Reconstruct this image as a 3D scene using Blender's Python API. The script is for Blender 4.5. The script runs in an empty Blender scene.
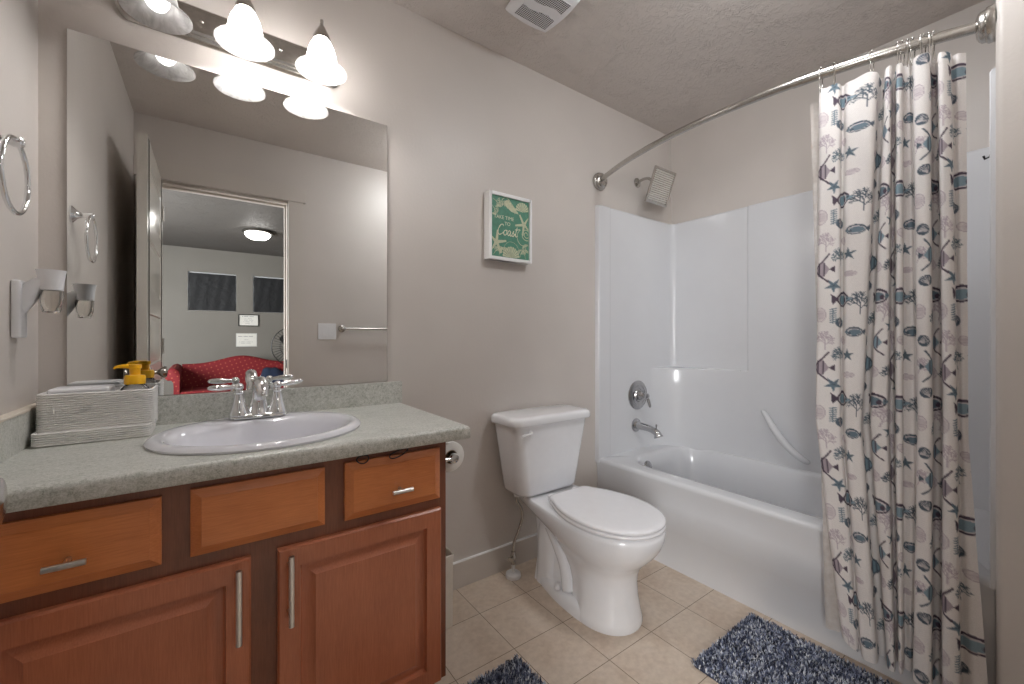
import bpy, bmesh, math, random
import numpy as np
from mathutils import Vector, Matrix
random.seed(7)
PI = math.pi
C = bpy.context.scene.collection
S = bpy.context.scene
V = Vector

# ------------------------------------------------------------------ camera, world, light, exposure
cam_d = bpy.data.cameras.new('camera'); cam = bpy.data.objects.new('camera', cam_d); C.objects.link(cam)
CAM_H = 1.098
cam.location = (0, 0, CAM_H)
YAW = math.atan((512 - 210.5) / 416.0)
cam.rotation_euler = (PI / 2, 0, -YAW)
cam_d.sensor_width = 36.0
cam_d.lens = 416.0 / 1024.0 * 36.0
cam_d.shift_y = -(342 - 338) / 1024.0
cam_d.clip_start = 0.02
S.camera = cam
w = bpy.data.worlds.new('world'); S.world = w; w.use_nodes = True
w.node_tree.nodes['Background'].inputs[0].default_value = (0.6, 0.66, 0.75, 1)
w.node_tree.nodes['Background'].inputs[1].default_value = 0.6
S.view_settings.view_transform = 'Standard'
S.view_settings.look = 'None'
S.view_settings.gamma = 1.0
S.view_settings.use_curve_mapping = False
S.view_settings.exposure = 1.18
S.cycles.use_denoising = True
S.cycles.max_bounces = 10
S.cycles.diffuse_bounces = 6
S.cycles.glossy_bounces = 6
S.cycles.transmission_bounces = 8
S.cycles.transparent_max_bounces = 12
S.cycles.sample_clamp_indirect = 6.0
S.cycles.caustics_reflective = False
S.cycles.caustics_refractive = False
BULB = 100.0         # vanity bulbs
LOFT_LIGHT = 9.0    # flush light of the loft


def area(name, loc, rot, sx, sy, power, col):
    d = bpy.data.lights.new(name, 'AREA'); d.shape = 'RECTANGLE'; d.size = sx; d.size_y = sy
    d.energy = power; d.color = col
    o = bpy.data.objects.new(name, d); C.objects.link(o); o.location = loc; o.rotation_euler = rot
    return o


# fill light through an added loft side window, entering by the open doorway
area('added_window_fill', (-2.19, -1.60, 1.40), (0, -PI / 2, 0), 1.35, 2.0, 105, (1.0, 0.98, 0.96))
CEIL_FILL = 15.0     # added ceiling light that fills the bathroom, above the frame

# ------------------------------------------------------------------ room measures
XL, XR, YW, ZC = -0.369, 2.493, 1.626, 2.44
YN = -0.075          # bathroom face of the wall with the doorway
YNB = -0.19          # its loft face
XS, YS = 1.735, 0.146  # corner of the alcove's end wall
LX0, LX1, LY0 = -2.2, 1.95, -4.55   # the loft beyond the doorway


# ------------------------------------------------------------------ materials
def srgb(r, g, b):
    f = lambda c: (c / 255) / 12.92 if c / 255 <= 0.04045 else ((c / 255 + 0.055) / 1.055) ** 2.4
    return (f(r), f(g), f(b), 1)


class NT:
    def __init__(s, name):
        s.m = bpy.data.materials.new(name); s.m.use_nodes = True
        s.t = s.m.node_tree; s.n = s.t.nodes; s.l = s.t.links
        s.b = s.n['Principled BSDF']; s.out = s.n['Material Output']

    def add(s, typ, **kw):
        n = s.n.new(typ)
        for k, v in kw.items():
            if hasattr(n, k): setattr(n, k, v)
            else: n.inputs[k].default_value = v
        return n

    def link(s, a, b): s.l.new(a, b)

    def coord(s, scale=(1, 1, 1), loc=(0, 0, 0), rot=(0, 0, 0)):
        tc = s.add('ShaderNodeTexCoord'); mp = s.add('ShaderNodeMapping')
        mp.inputs['Scale'].default_value = scale; mp.inputs['Location'].default_value = loc
        mp.inputs['Rotation'].default_value = rot
        s.link(tc.outputs['Object'], mp.inputs['Vector']); return mp.outputs['Vector']

    def noise(s, vec, scale, detail=3, rough=0.55, dist=0.0):
        n = s.add('ShaderNodeTexNoise'); n.inputs['Scale'].default_value = scale
        n.inputs['Detail'].default_value = detail; n.inputs['Roughness'].default_value = rough
        n.inputs['Distortion'].default_value = dist
        s.link(vec, n.inputs['Vector']); return n.outputs['Fac']

    def ramp(s, fac, stops):
        r = s.add('ShaderNodeValToRGB'); e = r.color_ramp.elements
        while len(e) < len(stops): e.new(0.5)
        for i, (p, c) in enumerate(stops):
            e[i].position = p; e[i].color = c if len(c) == 4 else (*c, 1)
        s.link(fac, r.inputs['Fac']); return r.outputs['Color']

    def mix(s, fac, a, b, mode='MIX'):
        m = s.add('ShaderNodeMix', data_type='RGBA', blend_type=mode)
        for sock, v in ((m.inputs[0], fac), (m.inputs[6], a), (m.inputs[7], b)):
            if isinstance(v, (int, float)): sock.default_value = v
            elif isinstance(v, tuple): sock.default_value = v
            else: s.link(v, sock)
        return m.outputs[2]

    def bump(s, h, strength, dist, normal=None):
        b = s.add('ShaderNodeBump'); b.inputs['Strength'].default_value = strength
        b.inputs['Distance'].default_value = dist
        s.link(h, b.inputs['Height'])
        if normal: s.link(normal, b.inputs['Normal'])
        return b.outputs['Normal']

    def set(s, **kw):
        for k, v in kw.items():
            sock = s.b.inputs[k.replace('_', ' ')]
            if isinstance(v, (int, float, tuple)): sock.default_value = v
            else: s.link(v, sock)
        return s.m


def plain(name, col, rough=0.5, metal=0.0, coat=0.0, spec=0.5, vary=0.04, scale=30):
    n = NT(name); v = n.coord()
    f = n.noise(v, scale, 3)
    c1 = tuple(max(0, c * (1 - vary)) for c in col[:3]) + (1,)
    c2 = tuple(min(1, c * (1 + vary)) for c in col[:3]) + (1,)
    c = n.ramp(f, [(0.3, c1), (0.7, c2)])
    n.set(Base_Color=c, Roughness=rough, Metallic=metal)
    n.b.inputs['Coat Weight'].default_value = coat
    n.b.inputs['Coat Roughness'].default_value = 0.08
    n.b.inputs['Specular IOR Level'].default_value = spec
    return n.m


def wall_mat(name, col, rough=0.45, b=0.12):
    n = NT(name); v = n.coord()
    f = n.noise(v, 2.2, 2); g = n.noise(v, 75, 4, 0.6)
    c1 = tuple(c * 0.965 for c in col[:3]) + (1,); c2 = tuple(min(1, c * 1.03) for c in col[:3]) + (1,)
    n.set(Base_Color=n.ramp(f, [(0.35, c1), (0.65, c2)]), Roughness=rough,
          Normal=n.bump(n.ramp(g, [(0.42, (0, 0, 0)), (0.62, (1, 1, 1))]), b, 0.0012))
    return n.m


def ceiling_mat(name, col):
    n = NT(name); v = n.coord()
    a = n.noise(v, 17, 5, 0.62, 1.6)
    ridge = n.ramp(a, [(0.44, (0, 0, 0)), (0.495, (1, 1, 1)), (0.505, (1, 1, 1)), (0.56, (0, 0, 0))])
    bl = n.noise(v, 9, 4, 0.6, 0.6)
    isl = n.ramp(bl, [(0.46, (0, 0, 0)), (0.6, (1, 1, 1))])
    h = n.mix(0.5, n.mix(1.0, ridge, isl, 'MULTIPLY'), n.ramp(n.noise(v, 36, 4, 0.6, 1.0), [(0.5, (0, 0, 0)), (0.56, (1, 1, 1))]), 'ADD')
    n.set(Base_Color=col, Roughness=0.62, Normal=n.bump(h, 0.7, 0.004))
    return n.m


WALL = srgb(203, 196, 190)
M = {}
M['wall'] = wall_mat('greige_wall_paint', WALL, 0.42)
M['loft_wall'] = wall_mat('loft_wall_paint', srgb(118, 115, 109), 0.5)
M['ceiling'] = ceiling_mat('textured_ceiling_paint', srgb(208, 200, 194))
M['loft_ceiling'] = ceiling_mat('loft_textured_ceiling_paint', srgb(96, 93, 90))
M['trim'] = wall_mat('satin_greige_trim_paint', srgb(204, 197, 190), 0.32, 0.03)
M['door'] = wall_mat('semi_gloss_door_paint', srgb(205, 200, 192), 0.22, 0.03)
M['caulk'] = plain('cream_caulk', srgb(225, 214, 200), 0.5)
M['porcelain'] = plain('white_glazed_porcelain', srgb(238, 239, 242), 0.10, coat=0.5, vary=0.01)
M['sink'] = plain('grey_white_sink_enamel', srgb(226, 226, 232), 0.10, coat=0.5, vary=0.01)
M['tub'] = plain('white_gelcoat_tub', srgb(216, 217, 220), 0.2, coat=0.3, vary=0.015, scale=4)
M['plastic'] = plain('white_plastic', srgb(232, 232, 234), 0.35, vary=0.01)
M['seat'] = plain('white_seat_plastic', srgb(240, 240, 243), 0.16, coat=0.3, vary=0.01)
M['chrome'] = plain('polished_chrome', (0.86, 0.87, 0.88, 1), 0.06, metal=1, vary=0.02)
M['tub_chrome'] = plain('darkened_tub_chrome', (0.50, 0.50, 0.51, 1), 0.14, metal=1, vary=0.05)  # chrome darkened to stand in for the dark surroundings it mirrors
M['nickel'] = plain('brushed_nickel', (0.52, 0.50, 0.47, 1), 0.26, metal=1, vary=0.08, scale=60)
M['satin'] = plain('satin_nickel_pull', (0.80, 0.79, 0.76, 1), 0.3, metal=1, vary=0.03)
M['bronze'] = plain('knob_satin_metal', (0.55, 0.52, 0.48, 1), 0.2, metal=1, vary=0.05)
M['black'] = plain('black_rubber', srgb(22, 22, 24), 0.5)
M['dark'] = plain('dark_cavity', srgb(45, 42, 40), 0.8)
M['navy'] = plain('navy_cloth', srgb(25, 38, 62), 0.9, vary=0.2)
M['bin'] = plain('off_white_bin_plastic', srgb(222, 216, 205), 0.4)
M['paper'] = plain('toilet_tissue', srgb(238, 236, 232), 0.95)
M['liner_tube'] = plain('cardboard_tube', srgb(160, 130, 100), 0.9)
M['yellow'] = plain('yellow_pump_plastic', srgb(255, 190, 10), 0.3, coat=0.2, vary=0.02)
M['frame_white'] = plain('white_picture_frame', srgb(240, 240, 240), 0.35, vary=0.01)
M['green'] = plain('sea_green_print', srgb(82, 140, 118), 0.5, vary=0.15, scale=60)
M['gold'] = plain('pale_sand_print', srgb(198, 202, 172), 0.5, vary=0.12, scale=90)
M['cream_print'] = plain('cream_lettering', srgb(225, 222, 196), 0.5)
M['paper_white'] = plain('certificate_paper', srgb(215, 214, 208), 0.7)
M['print_grey'] = plain('grey_print', srgb(120, 125, 130), 0.7)


def glass(name, col, rough=0.0, trans=1.0):
    n = NT(name); v = n.coord(); f = n.noise(v, 8, 2)
    n.set(Base_Color=n.ramp(f, [(0.2, tuple(c * 0.97 for c in col[:3]) + (1,)), (0.8, col)]), Roughness=rough)
    n.b.inputs['Transmission Weight'].default_value = trans
    n.b.inputs['IOR'].default_value = 1.45
    return n.m


M['clear'] = glass('clear_plastic', (0.93, 0.92, 0.92, 1), 0.03)
M['oil'] = glass('pale_scented_oil', (0.97, 0.96, 0.93, 1), 0.0)


def mirror_mat():
    n = NT('silvered_mirror'); v = n.coord(); f = n.noise(v, 3, 4, 0.6)
    n.set(Base_Color=(0.90, 0.91, 0.90, 1), Metallic=1.0, Roughness=n.ramp(f, [(0.62, (0, 0, 0)), (0.8, (0.012,) * 3)]))
    return n.m


M['mirror'] = mirror_mat()


def emit(name, col, strength):
    n = NT(name); v = n.coord(); f = n.noise(v, 5, 1)
    n.set(Base_Color=col, Emission_Color=n.ramp(f, [(0, col), (1, col)]), Emission_Strength=strength)
    return n.m


M['bulb_on'] = emit('glowing_bulb', (1, 0.975, 0.955, 1), BULB)
M['bulb_off'] = emit('faintly_glowing_bulb', (1, 0.98, 0.96, 1), 0.9)
M['loft_glow'] = emit('loft_lamp_glow', (1, 0.97, 0.93, 1), LOFT_LIGHT)
M['fill_glow'] = emit('fill_lamp_glow', (0.96, 0.98, 1.0, 1), CEIL_FILL)
M['sky_pane'] = emit('daylit_pane', (0.75, 0.87, 1.0, 1), 3.0)


def shade_mat():
    n = NT('alabaster_glass_shade'); v = n.coord(loc=(3, 1, 0))
    f = n.noise(v, 14, 4, 0.6, 2.5)
    col = n.ramp(f, [(0.35, srgb(214, 212, 211)), (0.6, srgb(236, 235, 234))])
    tl = n.add('ShaderNodeBsdfTranslucent'); tp = n.add('ShaderNodeBsdfTransparent')
    gl = n.add('ShaderNodeBsdfDiffuse'); gs = n.add('ShaderNodeBsdfGlossy')
    gs.inputs['Roughness'].default_value = 0.12
    for x in (tl, gl): n.link(col, x.inputs['Color'])
    tp.inputs['Color'].default_value = (0.98, 0.98, 0.98, 1)
    m1 = n.add('ShaderNodeMixShader'); m1.inputs[0].default_value = 0.45
    n.link(tl.outputs[0], m1.inputs[1]); n.link(gl.outputs[0], m1.inputs[2])
    m2 = n.add('ShaderNodeMixShader')
    fr = n.ramp(f, [(0.35, (0.40,) * 3), (0.65, (0.30,) * 3)])
    n.link(fr, m2.inputs[0])
    n.link(m1.outputs[0], m2.inputs[1]); n.link(tp.outputs[0], m2.inputs[2])
    m3 = n.add('ShaderNodeMixShader'); m3.inputs[0].default_value = 0.05
    n.link(m2.outputs[0], m3.inputs[1]); n.link(gs.outputs[0], m3.inputs[2])
    n.link(m3.outputs[0], n.out.inputs['Surface'])
    return n.m


M['shade'] = shade_mat()


def wood(name, c_dark, c_mid, c_light, axis, rough=0.3):
    n = NT(name)
    sc = (1.2, 14, 14) if axis == 'x' else (14, 14, 1.2)
    v = n.coord(sc)
    f = n.noise(v, 2.2, 6, 0.62, 1.2)
    g = n.noise(n.coord((3, 3, 3)), 1.7, 3)
    fine = n.noise(n.coord((8, 160, 160) if axis == 'x' else (160, 160, 8)), 3, 3)
    col = n.ramp(f, [(0.25, c_dark), (0.5, c_mid), (0.8, c_light)])
    col = n.mix(0.45, col, n.ramp(g, [(0.3, c_dark), (0.7, c_light)]))
    blot = n.noise(n.coord((1, 1, 1)), 9, 4, 0.65)
    col = n.mix(0.3, col, n.ramp(blot, [(0.35, c_dark), (0.6, c_mid)]))
    col = n.mix(0.25, col, n.ramp(fine, [(0.35, c_dark), (0.65, c_light)]))
    n.set(Base_Color=col, Roughness=rough, Normal=n.bump(fine, 0.06, 0.001))
    n.b.inputs['Coat Weight'].default_value = 0.35
    n.b.inputs['Coat Roughness'].default_value = 0.22
    return n.m


M['wood_drawer'] = wood('cherry_drawer_wood', srgb(188, 106, 56), srgb(216, 130, 72), srgb(230, 148, 88), 'x')
M['wood_door'] = wood('cherry_door_wood', srgb(164, 94, 64), srgb(190, 114, 80), srgb(206, 130, 94), 'z')
M['wood_frame'] = wood('cherry_frame_wood', srgb(108, 62, 44), srgb(132, 80, 57), srgb(150, 96, 70), 'z')


def laminate():
    n = NT('grey_green_speckled_laminate'); v = n.coord()
    big = n.noise(n.coord((1, 2.2, 1)), 16, 5, 0.6, 0.8)
    mid = n.noise(v, 130, 4, 0.65); fine = n.noise(v, 420, 2, 0.5)
    col = n.ramp(big, [(0.34, srgb(182, 184, 177)), (0.5, srgb(216, 216, 212)), (0.7, srgb(230, 229, 226))])
    sp = n.ramp(mid, [(0.34, srgb(104, 110, 96)), (0.46, srgb(188, 190, 180)), (0.56, srgb(208, 208, 202)), (0.68, srgb(232, 231, 228))])
    col = n.mix(0.55, col, sp)
    col = n.mix(0.3, col, n.ramp(fine, [(0.4, srgb(130, 130, 116)), (0.6, srgb(218, 218, 212))]))
    n.set(Base_Color=col, Roughness=0.33)
    return n.m


M['laminate'] = laminate()


def tile_mat():
    n = NT('tan_ceramic_floor_tile')
    v = n.coord(loc=(-(1.1015 - 0.2325 * 10), -(0.9535 - 0.2320 * 20), 0))
    br = n.add('ShaderNodeTexBrick'); br.offset = 0.0; br.squash = 1.0
    n.link(v, br.inputs['Vector'])
    br.inputs['Color1'].default_value = (0, 0, 0, 1); br.inputs['Color2'].default_value = (1, 1, 1, 1)
    br.inputs['Mortar'].default_value = (0.5, 0.5, 0.5, 1)
    br.inputs['Scale'].default_value = 1.0; br.inputs['Mortar Size'].default_value = 0.0014
    br.inputs['Mortar Smooth'].default_value = 0.2; br.inputs['Bias'].default_value = 0
    br.inputs['Brick Width'].default_value = 0.2325; br.inputs['Row Height'].default_value = 0.232
    tile = n.mix(br.outputs['Color'], srgb(198, 180, 162), srgb(216, 202, 186))
    m = n.noise(n.coord(), 5.5, 5, 0.6, 0.4)
    m2 = n.noise(n.coord(), 45, 4, 0.6)
    tile = n.mix(0.5, tile, n.ramp(m, [(0.32, srgb(184, 160, 138)), (0.5, srgb(208, 192, 174)), (0.7, srgb(218, 206, 192))]))
    tile = n.mix(0.2, tile, n.ramp(m2, [(0.35, srgb(150, 126, 108)), (0.65, srgb(220, 204, 186))]))
    col = n.mix(br.outputs['Fac'], tile, srgb(120, 102, 84))
    inv = n.add('ShaderNodeMath', operation='SUBTRACT'); inv.inputs[0].default_value = 1.0
    n.link(br.outputs['Fac'], inv.inputs[1])
    n.set(Base_Color=col, Roughness=0.38, Normal=n.bump(inv.outputs[0], 0.4, 0.0012))
    return n.m


M['tile'] = tile_mat()


def carpet_mat():
    n = NT('beige_loft_carpet'); f = n.noise(n.coord(), 220, 3)
    n.set(Base_Color=n.ramp(f, [(0.3, srgb(96, 86, 76)), (0.7, srgb(138, 126, 112))]), Roughness=0.95)
    return n.m


M['carpet'] = carpet_mat()


def attr_mat(name, attr, rough=0.9, bump=False, trans=0.0):
    n = NT(name); a = n.add('ShaderNodeAttribute'); a.attribute_name = attr
    v = n.coord()
    fz = n.noise(v, 400, 2)
    col = n.mix(0.12, a.outputs['Color'], n.ramp(fz, [(0.3, (0.25, 0.25, 0.25, 1)), (0.7, (1, 1, 1, 1))]), 'MULTIPLY')
    n.set(Base_Color=col, Roughness=rough)
    if bump:
        wv = n.add('ShaderNodeTexWave'); wv.inputs['Scale'].default_value = 75
        mp = n.coord((1, 1, 1), rot=(0.75, 0, 0)); n.link(mp, wv.inputs['Vector']); wv.bands_direction = 'Z'
        n.link(n.bump(wv.outputs['Fac'], 0.25, 0.0012), n.b.inputs['Normal'])
    if trans:
        tl = n.add('ShaderNodeBsdfTranslucent'); n.link(col, tl.inputs['Color'])
        ms = n.add('ShaderNodeMixShader'); ms.inputs[0].default_value = trans
        n.link(n.b.outputs[0], ms.inputs[1]); n.link(tl.outputs[0], ms.inputs[2])
        n.link(ms.outputs[0], n.out.inputs['Surface'])
    return n.m


M['rug'] = attr_mat('navy_grey_shag_pile', 'tuft', 0.75)
M['curtain'] = attr_mat('sea_life_print_fabric', 'print', 0.85, True, 0.22)
M['rug_back'] = plain('rug_backing', srgb(60, 66, 84), 0.95, vary=0.2)


def liner_mat():
    n = NT('frosted_vinyl_liner'); f = n.noise(n.coord(), 40, 3)
    tp = n.add('ShaderNodeBsdfTransparent'); tl = n.add('ShaderNodeBsdfTranslucent')
    col = n.ramp(f, [(0.3, srgb(214, 204, 196)), (0.7, srgb(232, 226, 220))])
    n.link(col, n.b.inputs['Base Color']); n.b.inputs['Roughness'].default_value = 0.3
    n.link(col, tl.inputs['Color'])
    a = n.add('ShaderNodeMixShader'); a.inputs[0].default_value = 0.4
    n.link(n.b.outputs[0], a.inputs[1]); n.link(tl.outputs[0], a.inputs[2])
    b = n.add('ShaderNodeMixShader'); b.inputs[0].default_value = 0.28
    n.link(a.outputs[0], b.inputs[1]); n.link(tp.outputs[0], b.inputs[2])
    n.link(b.outputs[0], n.out.inputs['Surface'])
    return n.m


M['liner'] = liner_mat()


def sofa_mat():
    n = NT('red_sofa_fabric_with_gold_dots')
    vo = n.add('ShaderNodeTexVoronoi'); vo.voronoi_dimensions = '2D'; vo.inputs['Scale'].default_value = 17; vo.inputs['Randomness'].default_value = 0.1
    n.link(n.coord(rot=(PI / 2, 0, 0.35)), vo.inputs['Vector'])
    dots = n.ramp(vo.outputs['Distance'], [(0.11, (0.8, 0.8, 0.8)), (0.17, (0, 0, 0))])
    n.set(Base_Color=n.mix(dots, srgb(112, 12, 22), srgb(160, 84, 60)), Roughness=0.8)
    return n.m


M['sofa'] = sofa_mat()


def wrinkle(name, col):
    n = NT(name); v = n.coord(); f = n.noise(v, 7, 4, 0.6, 0.7)
    n.set(Base_Color=n.ramp(f, [(0.3, col), (0.7, tuple(min(1, c * 1.4) for c in col[:3]) + (1,))]), Roughness=0.6, Normal=n.bump(f, 0.6, 0.016))
    return n.m


M['bag'] = wrinkle('black_plastic_sheet', srgb(14, 16, 20))


def marble_mat():
    n = NT('white_marbled_resin'); v = n.coord((1, 1, 4)); f = n.noise(v, 12, 4, 0.6, 1.5)
    n.set(Base_Color=n.ramp(f, [(0.28, srgb(170, 170, 174)), (0.40, srgb(226, 224, 222)), (0.7, srgb(238, 236, 233))]), Roughness=0.35)
    return n.m


M['marble'] = marble_mat()


def grille_mat():
    n = NT('white_grille_plastic'); v = n.coord()
    vo = n.add('ShaderNodeTexVoronoi'); vo.inputs['Scale'].default_value = 125; vo.inputs['Randomness'].default_value = 0.0
    n.link(v, vo.inputs['Vector'])
    holes = n.ramp(vo.outputs['Distance'], [(0.36, (1, 1, 1)), (0.46, (0, 0, 0))])
    n.set(Base_Color=n.mix(holes, srgb(225, 225, 228), srgb(60, 60, 64)), Roughness=0.4)
    return n.m


M['grille'] = grille_mat()


# ------------------------------------------------------------------ mesh helpers (world coordinates; parts are shifted to their parent's origin)
class MB:
    def __init__(s): s.v = []; s.f = []; s.mi = []; s.cur = 0

    def add(s, vs, fs):
        o = len(s.v); s.v += [tuple(p) for p in vs]
        for f in fs: s.f.append([i + o for i in f]); s.mi.append(s.cur)
        return s

    def box(s, x0, x1, y0, y1, z0, z1):
        vs = [(x0, y0, z0), (x1, y0, z0), (x1, y1, z0), (x0, y1, z0), (x0, y0, z1), (x1, y0, z1), (x1, y1, z1), (x0, y1, z1)]
        return s.add(vs, [(3, 2, 1, 0), (4, 5, 6, 7), (0, 1, 5, 4), (1, 2, 6, 5), (2, 3, 7, 6), (3, 0, 4, 7)])

    def loft(s, loops, cap0=True, cap1=True, closed=True):
        n = len(loops[0]); vs = [p for L in loops for p in L]; fs = []
        for i in range(len(loops) - 1):
            for j in range(n if closed else n - 1):
                k = (j + 1) % n
                fs.append((i * n + j, i * n + k, (i + 1) * n + k, (i + 1) * n + j))
        if cap0: fs.append(tuple(range(n - 1, -1, -1)))
        if cap1: fs.append(tuple((len(loops) - 1) * n + j for j in range(n)))
        return s.add(vs, fs)

    def tube(s, pts, r, n=12, closed=False, cap=True, flat=None):
        pts = [V(p) for p in pts]; N = len(pts)
        rr = r if isinstance(r, (list, tuple)) else [r] * N
        tans = []
        for i in range(N):
            if closed: t = pts[(i + 1) % N] - pts[i - 1]
            else: t = pts[min(i + 1, N - 1)] - pts[max(i - 1, 0)]
            tans.append(t.normalized())
        up = V((0, 0, 1)) if abs(tans[0].z) < 0.9 else V((1, 0, 0))
        nrm = tans[0].cross(up).normalized(); loops = []
        for i in range(N):
            nrm = (nrm - tans[i] * nrm.dot(tans[i])).normalized(); b = tans[i].cross(nrm)
            loops.append([tuple(pts[i] + (nrm * math.cos(2 * PI * j / n) + b * math.sin(2 * PI * j / n) * (flat or 1)) * rr[i]) for j in range(n)])
        if closed: loops.append(loops[0])
        return s.loft(loops, cap and not closed, cap and not closed)

    def lathe(s, prof, org=(0, 0, 0), axis=(0, 0, 1), n=28, sx=1, sy=1, cap0=False, cap1=False):
        a = V(axis).normalized(); u = a.cross(V((0, 0, 1)) if abs(a.z) < 0.9 else V((0, 1, 0))).normalized(); w_ = a.cross(u)
        if abs(a.z) > 0.9: u = V((1, 0, 0)); w_ = V((0, 1, 0))
        loops = []
        for r, h in prof:
            loops.append([tuple(V(org) + a * h + (u * math.cos(2 * PI * j / n) * sx + w_ * math.sin(2 * PI * j / n) * sy) * max(r, 1e-5)) for j in range(n)])
        return s.loft(loops, cap0, cap1)

    def sphere(s, c, r, n=16, sc=(1, 1, 1)):
        m = n // 2; loops = []
        for i in range(m + 1):
            t = PI * i / m; rr = max(math.sin(t), 1e-4) * r
            loops.append([(c[0] + rr * math.cos(2 * PI * j / n) * sc[0], c[1] + rr * math.sin(2 * PI * j / n) * sc[1], c[2] - r * math.cos(t) * sc[2]) for j in range(n)])
        return s.loft(loops, False, False)

    def build(s, name, mat, parent=None, origin=None, bevel=0, seg=2, smooth=40, parent_off=None):
        bm = bmesh.new()
        vv = [bm.verts.new(p) for p in s.v]
        for f, mi in zip(s.f, s.mi):
            try:
                q = bm.faces.new([vv[i] for i in f]); q.material_index = mi
            except ValueError: pass
        bmesh.ops.remove_doubles(bm, verts=bm.verts, dist=1e-6)
        bmesh.ops.recalc_face_normals(bm, faces=bm.faces)
        if bevel:
            ed = [e for e in bm.edges if len(e.link_faces) == 2 and e.calc_face_angle(0) > math.radians(35)]
            bmesh.ops.bevel(bm, geom=ed, offset=bevel, segments=seg, affect='EDGES', profile=0.6, clamp_overlap=True)
        if parent is not None: off = world_origin(parent)
        else: off = V(origin) if origin else V((0, 0, 0))
        for v_ in bm.verts: v_.co -= off
        me = bpy.data.meshes.new(name); bm.to_mesh(me); bm.free()
        mats = mat if isinstance(mat, (list, tuple)) else [mat]
        for m_ in mats: me.materials.append(M[m_] if isinstance(m_, str) else m_)
        if smooth:
            me.polygons.foreach_set('use_smooth', [True] * len(me.polygons))
            me.set_sharp_from_angle(angle=math.radians(smooth))
        o = bpy.data.objects.new(name, me); C.objects.link(o)
        if parent is not None: o.parent = parent
        elif origin: o.location = origin
        if bevel and smooth:
            md = o.modifiers.new('weighted_normals', 'WEIGHTED_NORMAL'); md.keep_sharp = True
        return o


def world_origin(o):
    p = V(o.location)
    while o.parent: o = o.parent; p += V(o.location)
    return p


def tag(o, label=None, cat=None, group=None, kind=None):
    if label: o['label'] = label
    if cat: o['category'] = cat
    if group: o['group'] = group
    if kind: o['kind'] = kind
    return o


def empty(name, loc, label, cat, group=None):
    o = bpy.data.objects.new(name, None); C.objects.link(o); o.location = loc
    o.empty_display_size = 0.05
    return tag(o, label, cat, group)


def struct(name, mb, mat, bevel=0, parent=None, label=None, smooth=40):
    o = mb.build(name, mat, parent, bevel=bevel, smooth=smooth)
    if parent is None: o['kind'] = 'structure'
    if label: o['label'] = label
    return o


def copy_tree(o, parent=None):
    c = o.copy(); C.objects.link(c)
    if parent is not None: c.parent = parent
    for ch in list(o.children): copy_tree(ch, c)
    return c


def rrect(x0, x1, y0, y1, r, z, n=6, bow=0.0):
    pts = []
    for cx, cy, a0 in ((x1 - r, y1 - r, 0), (x0 + r, y1 - r, 90), (x0 + r, y0 + r, 180), (x1 - r, y0 + r, 270)):
        for i in range(n + 1):
            a = math.radians(a0 + 90 * i / n)
            pts.append([cx + r * math.cos(a), cy + r * math.sin(a), z])
    if bow:
        for p in pts:
            if p[1] < (y0 + y1) / 2:
                p[1] -= bow * (1 - ((p[0] - (x0 + x1) / 2) / ((x1 - x0) / 2)) ** 2)
    return pts


def spline(pts, n=8):
    """Catmull-Rom through points of any dimension."""
    P = [np.array(p, float) for p in pts]; out = []
    Q = [2 * P[0] - P[1]] + P + [2 * P[-1] - P[-2]]
    for i in range(1, len(Q) - 2):
        for k in range(n):
            t = k / n
            out.append(0.5 * (2 * Q[i] + (Q[i + 1] - Q[i - 1]) * t + (2 * Q[i - 1] - 5 * Q[i] + 4 * Q[i + 1] - Q[i + 2]) * t * t + (3 * Q[i] - Q[i - 1] - 3 * Q[i + 1] + Q[i + 2]) * t ** 3))
    out.append(P[-1])
    return [tuple(p) for p in out]


# ------------------------------------------------------------------ the setting
T = 0.10
struct('floor', MB().box(XL - T, XR + T, YNB, YW + T, -0.08, 0), 'tile')
struct('wall_back', MB().box(XL - T, XR + T, YW, YW + T, 0, ZC), 'wall')
struct('wall_left', MB().box(XL - T, XL, YNB, YW, 0, ZC), 'wall')
struct('wall_right', MB().box(XR, XR + T, YNB, YW, 0, ZC), 'wall')
# end wall of the tub alcove with a rounded corner bead
L0 = []
for z in (0, ZC):
    r = 0.016; p = [(XR, YNB + 0.01, z), (XR, YS, z)]
    for i in range(7):
        a = math.radians(90 + 90 * i / 6); p.append((XS + r + r * math.cos(a), YS - r + r * math.sin(a), z))
    p.append((XS, YNB + 0.01, z)); L0.append(p)
struct('wall_alcove_end', MB().loft(L0), 'wall')
# wall with the doorway
DX0, DX1, DZ = -0.262, 0.438, 2.045
wf = MB().box(XL, DX0 - 0.015, YNB, YN, 0, ZC).box(DX1 + 0.015, XS + 0.01, YNB, YN, 0, ZC).box(DX0 - 0.015, DX1 + 0.015, YNB, YN, DZ + 0.015, ZC)
struct('wall_front', wf, 'wall')
struct('ceiling', MB().box(XL - T, XR + T, YNB, YW + T, ZC, ZC + 0.08), 'ceiling')
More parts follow.
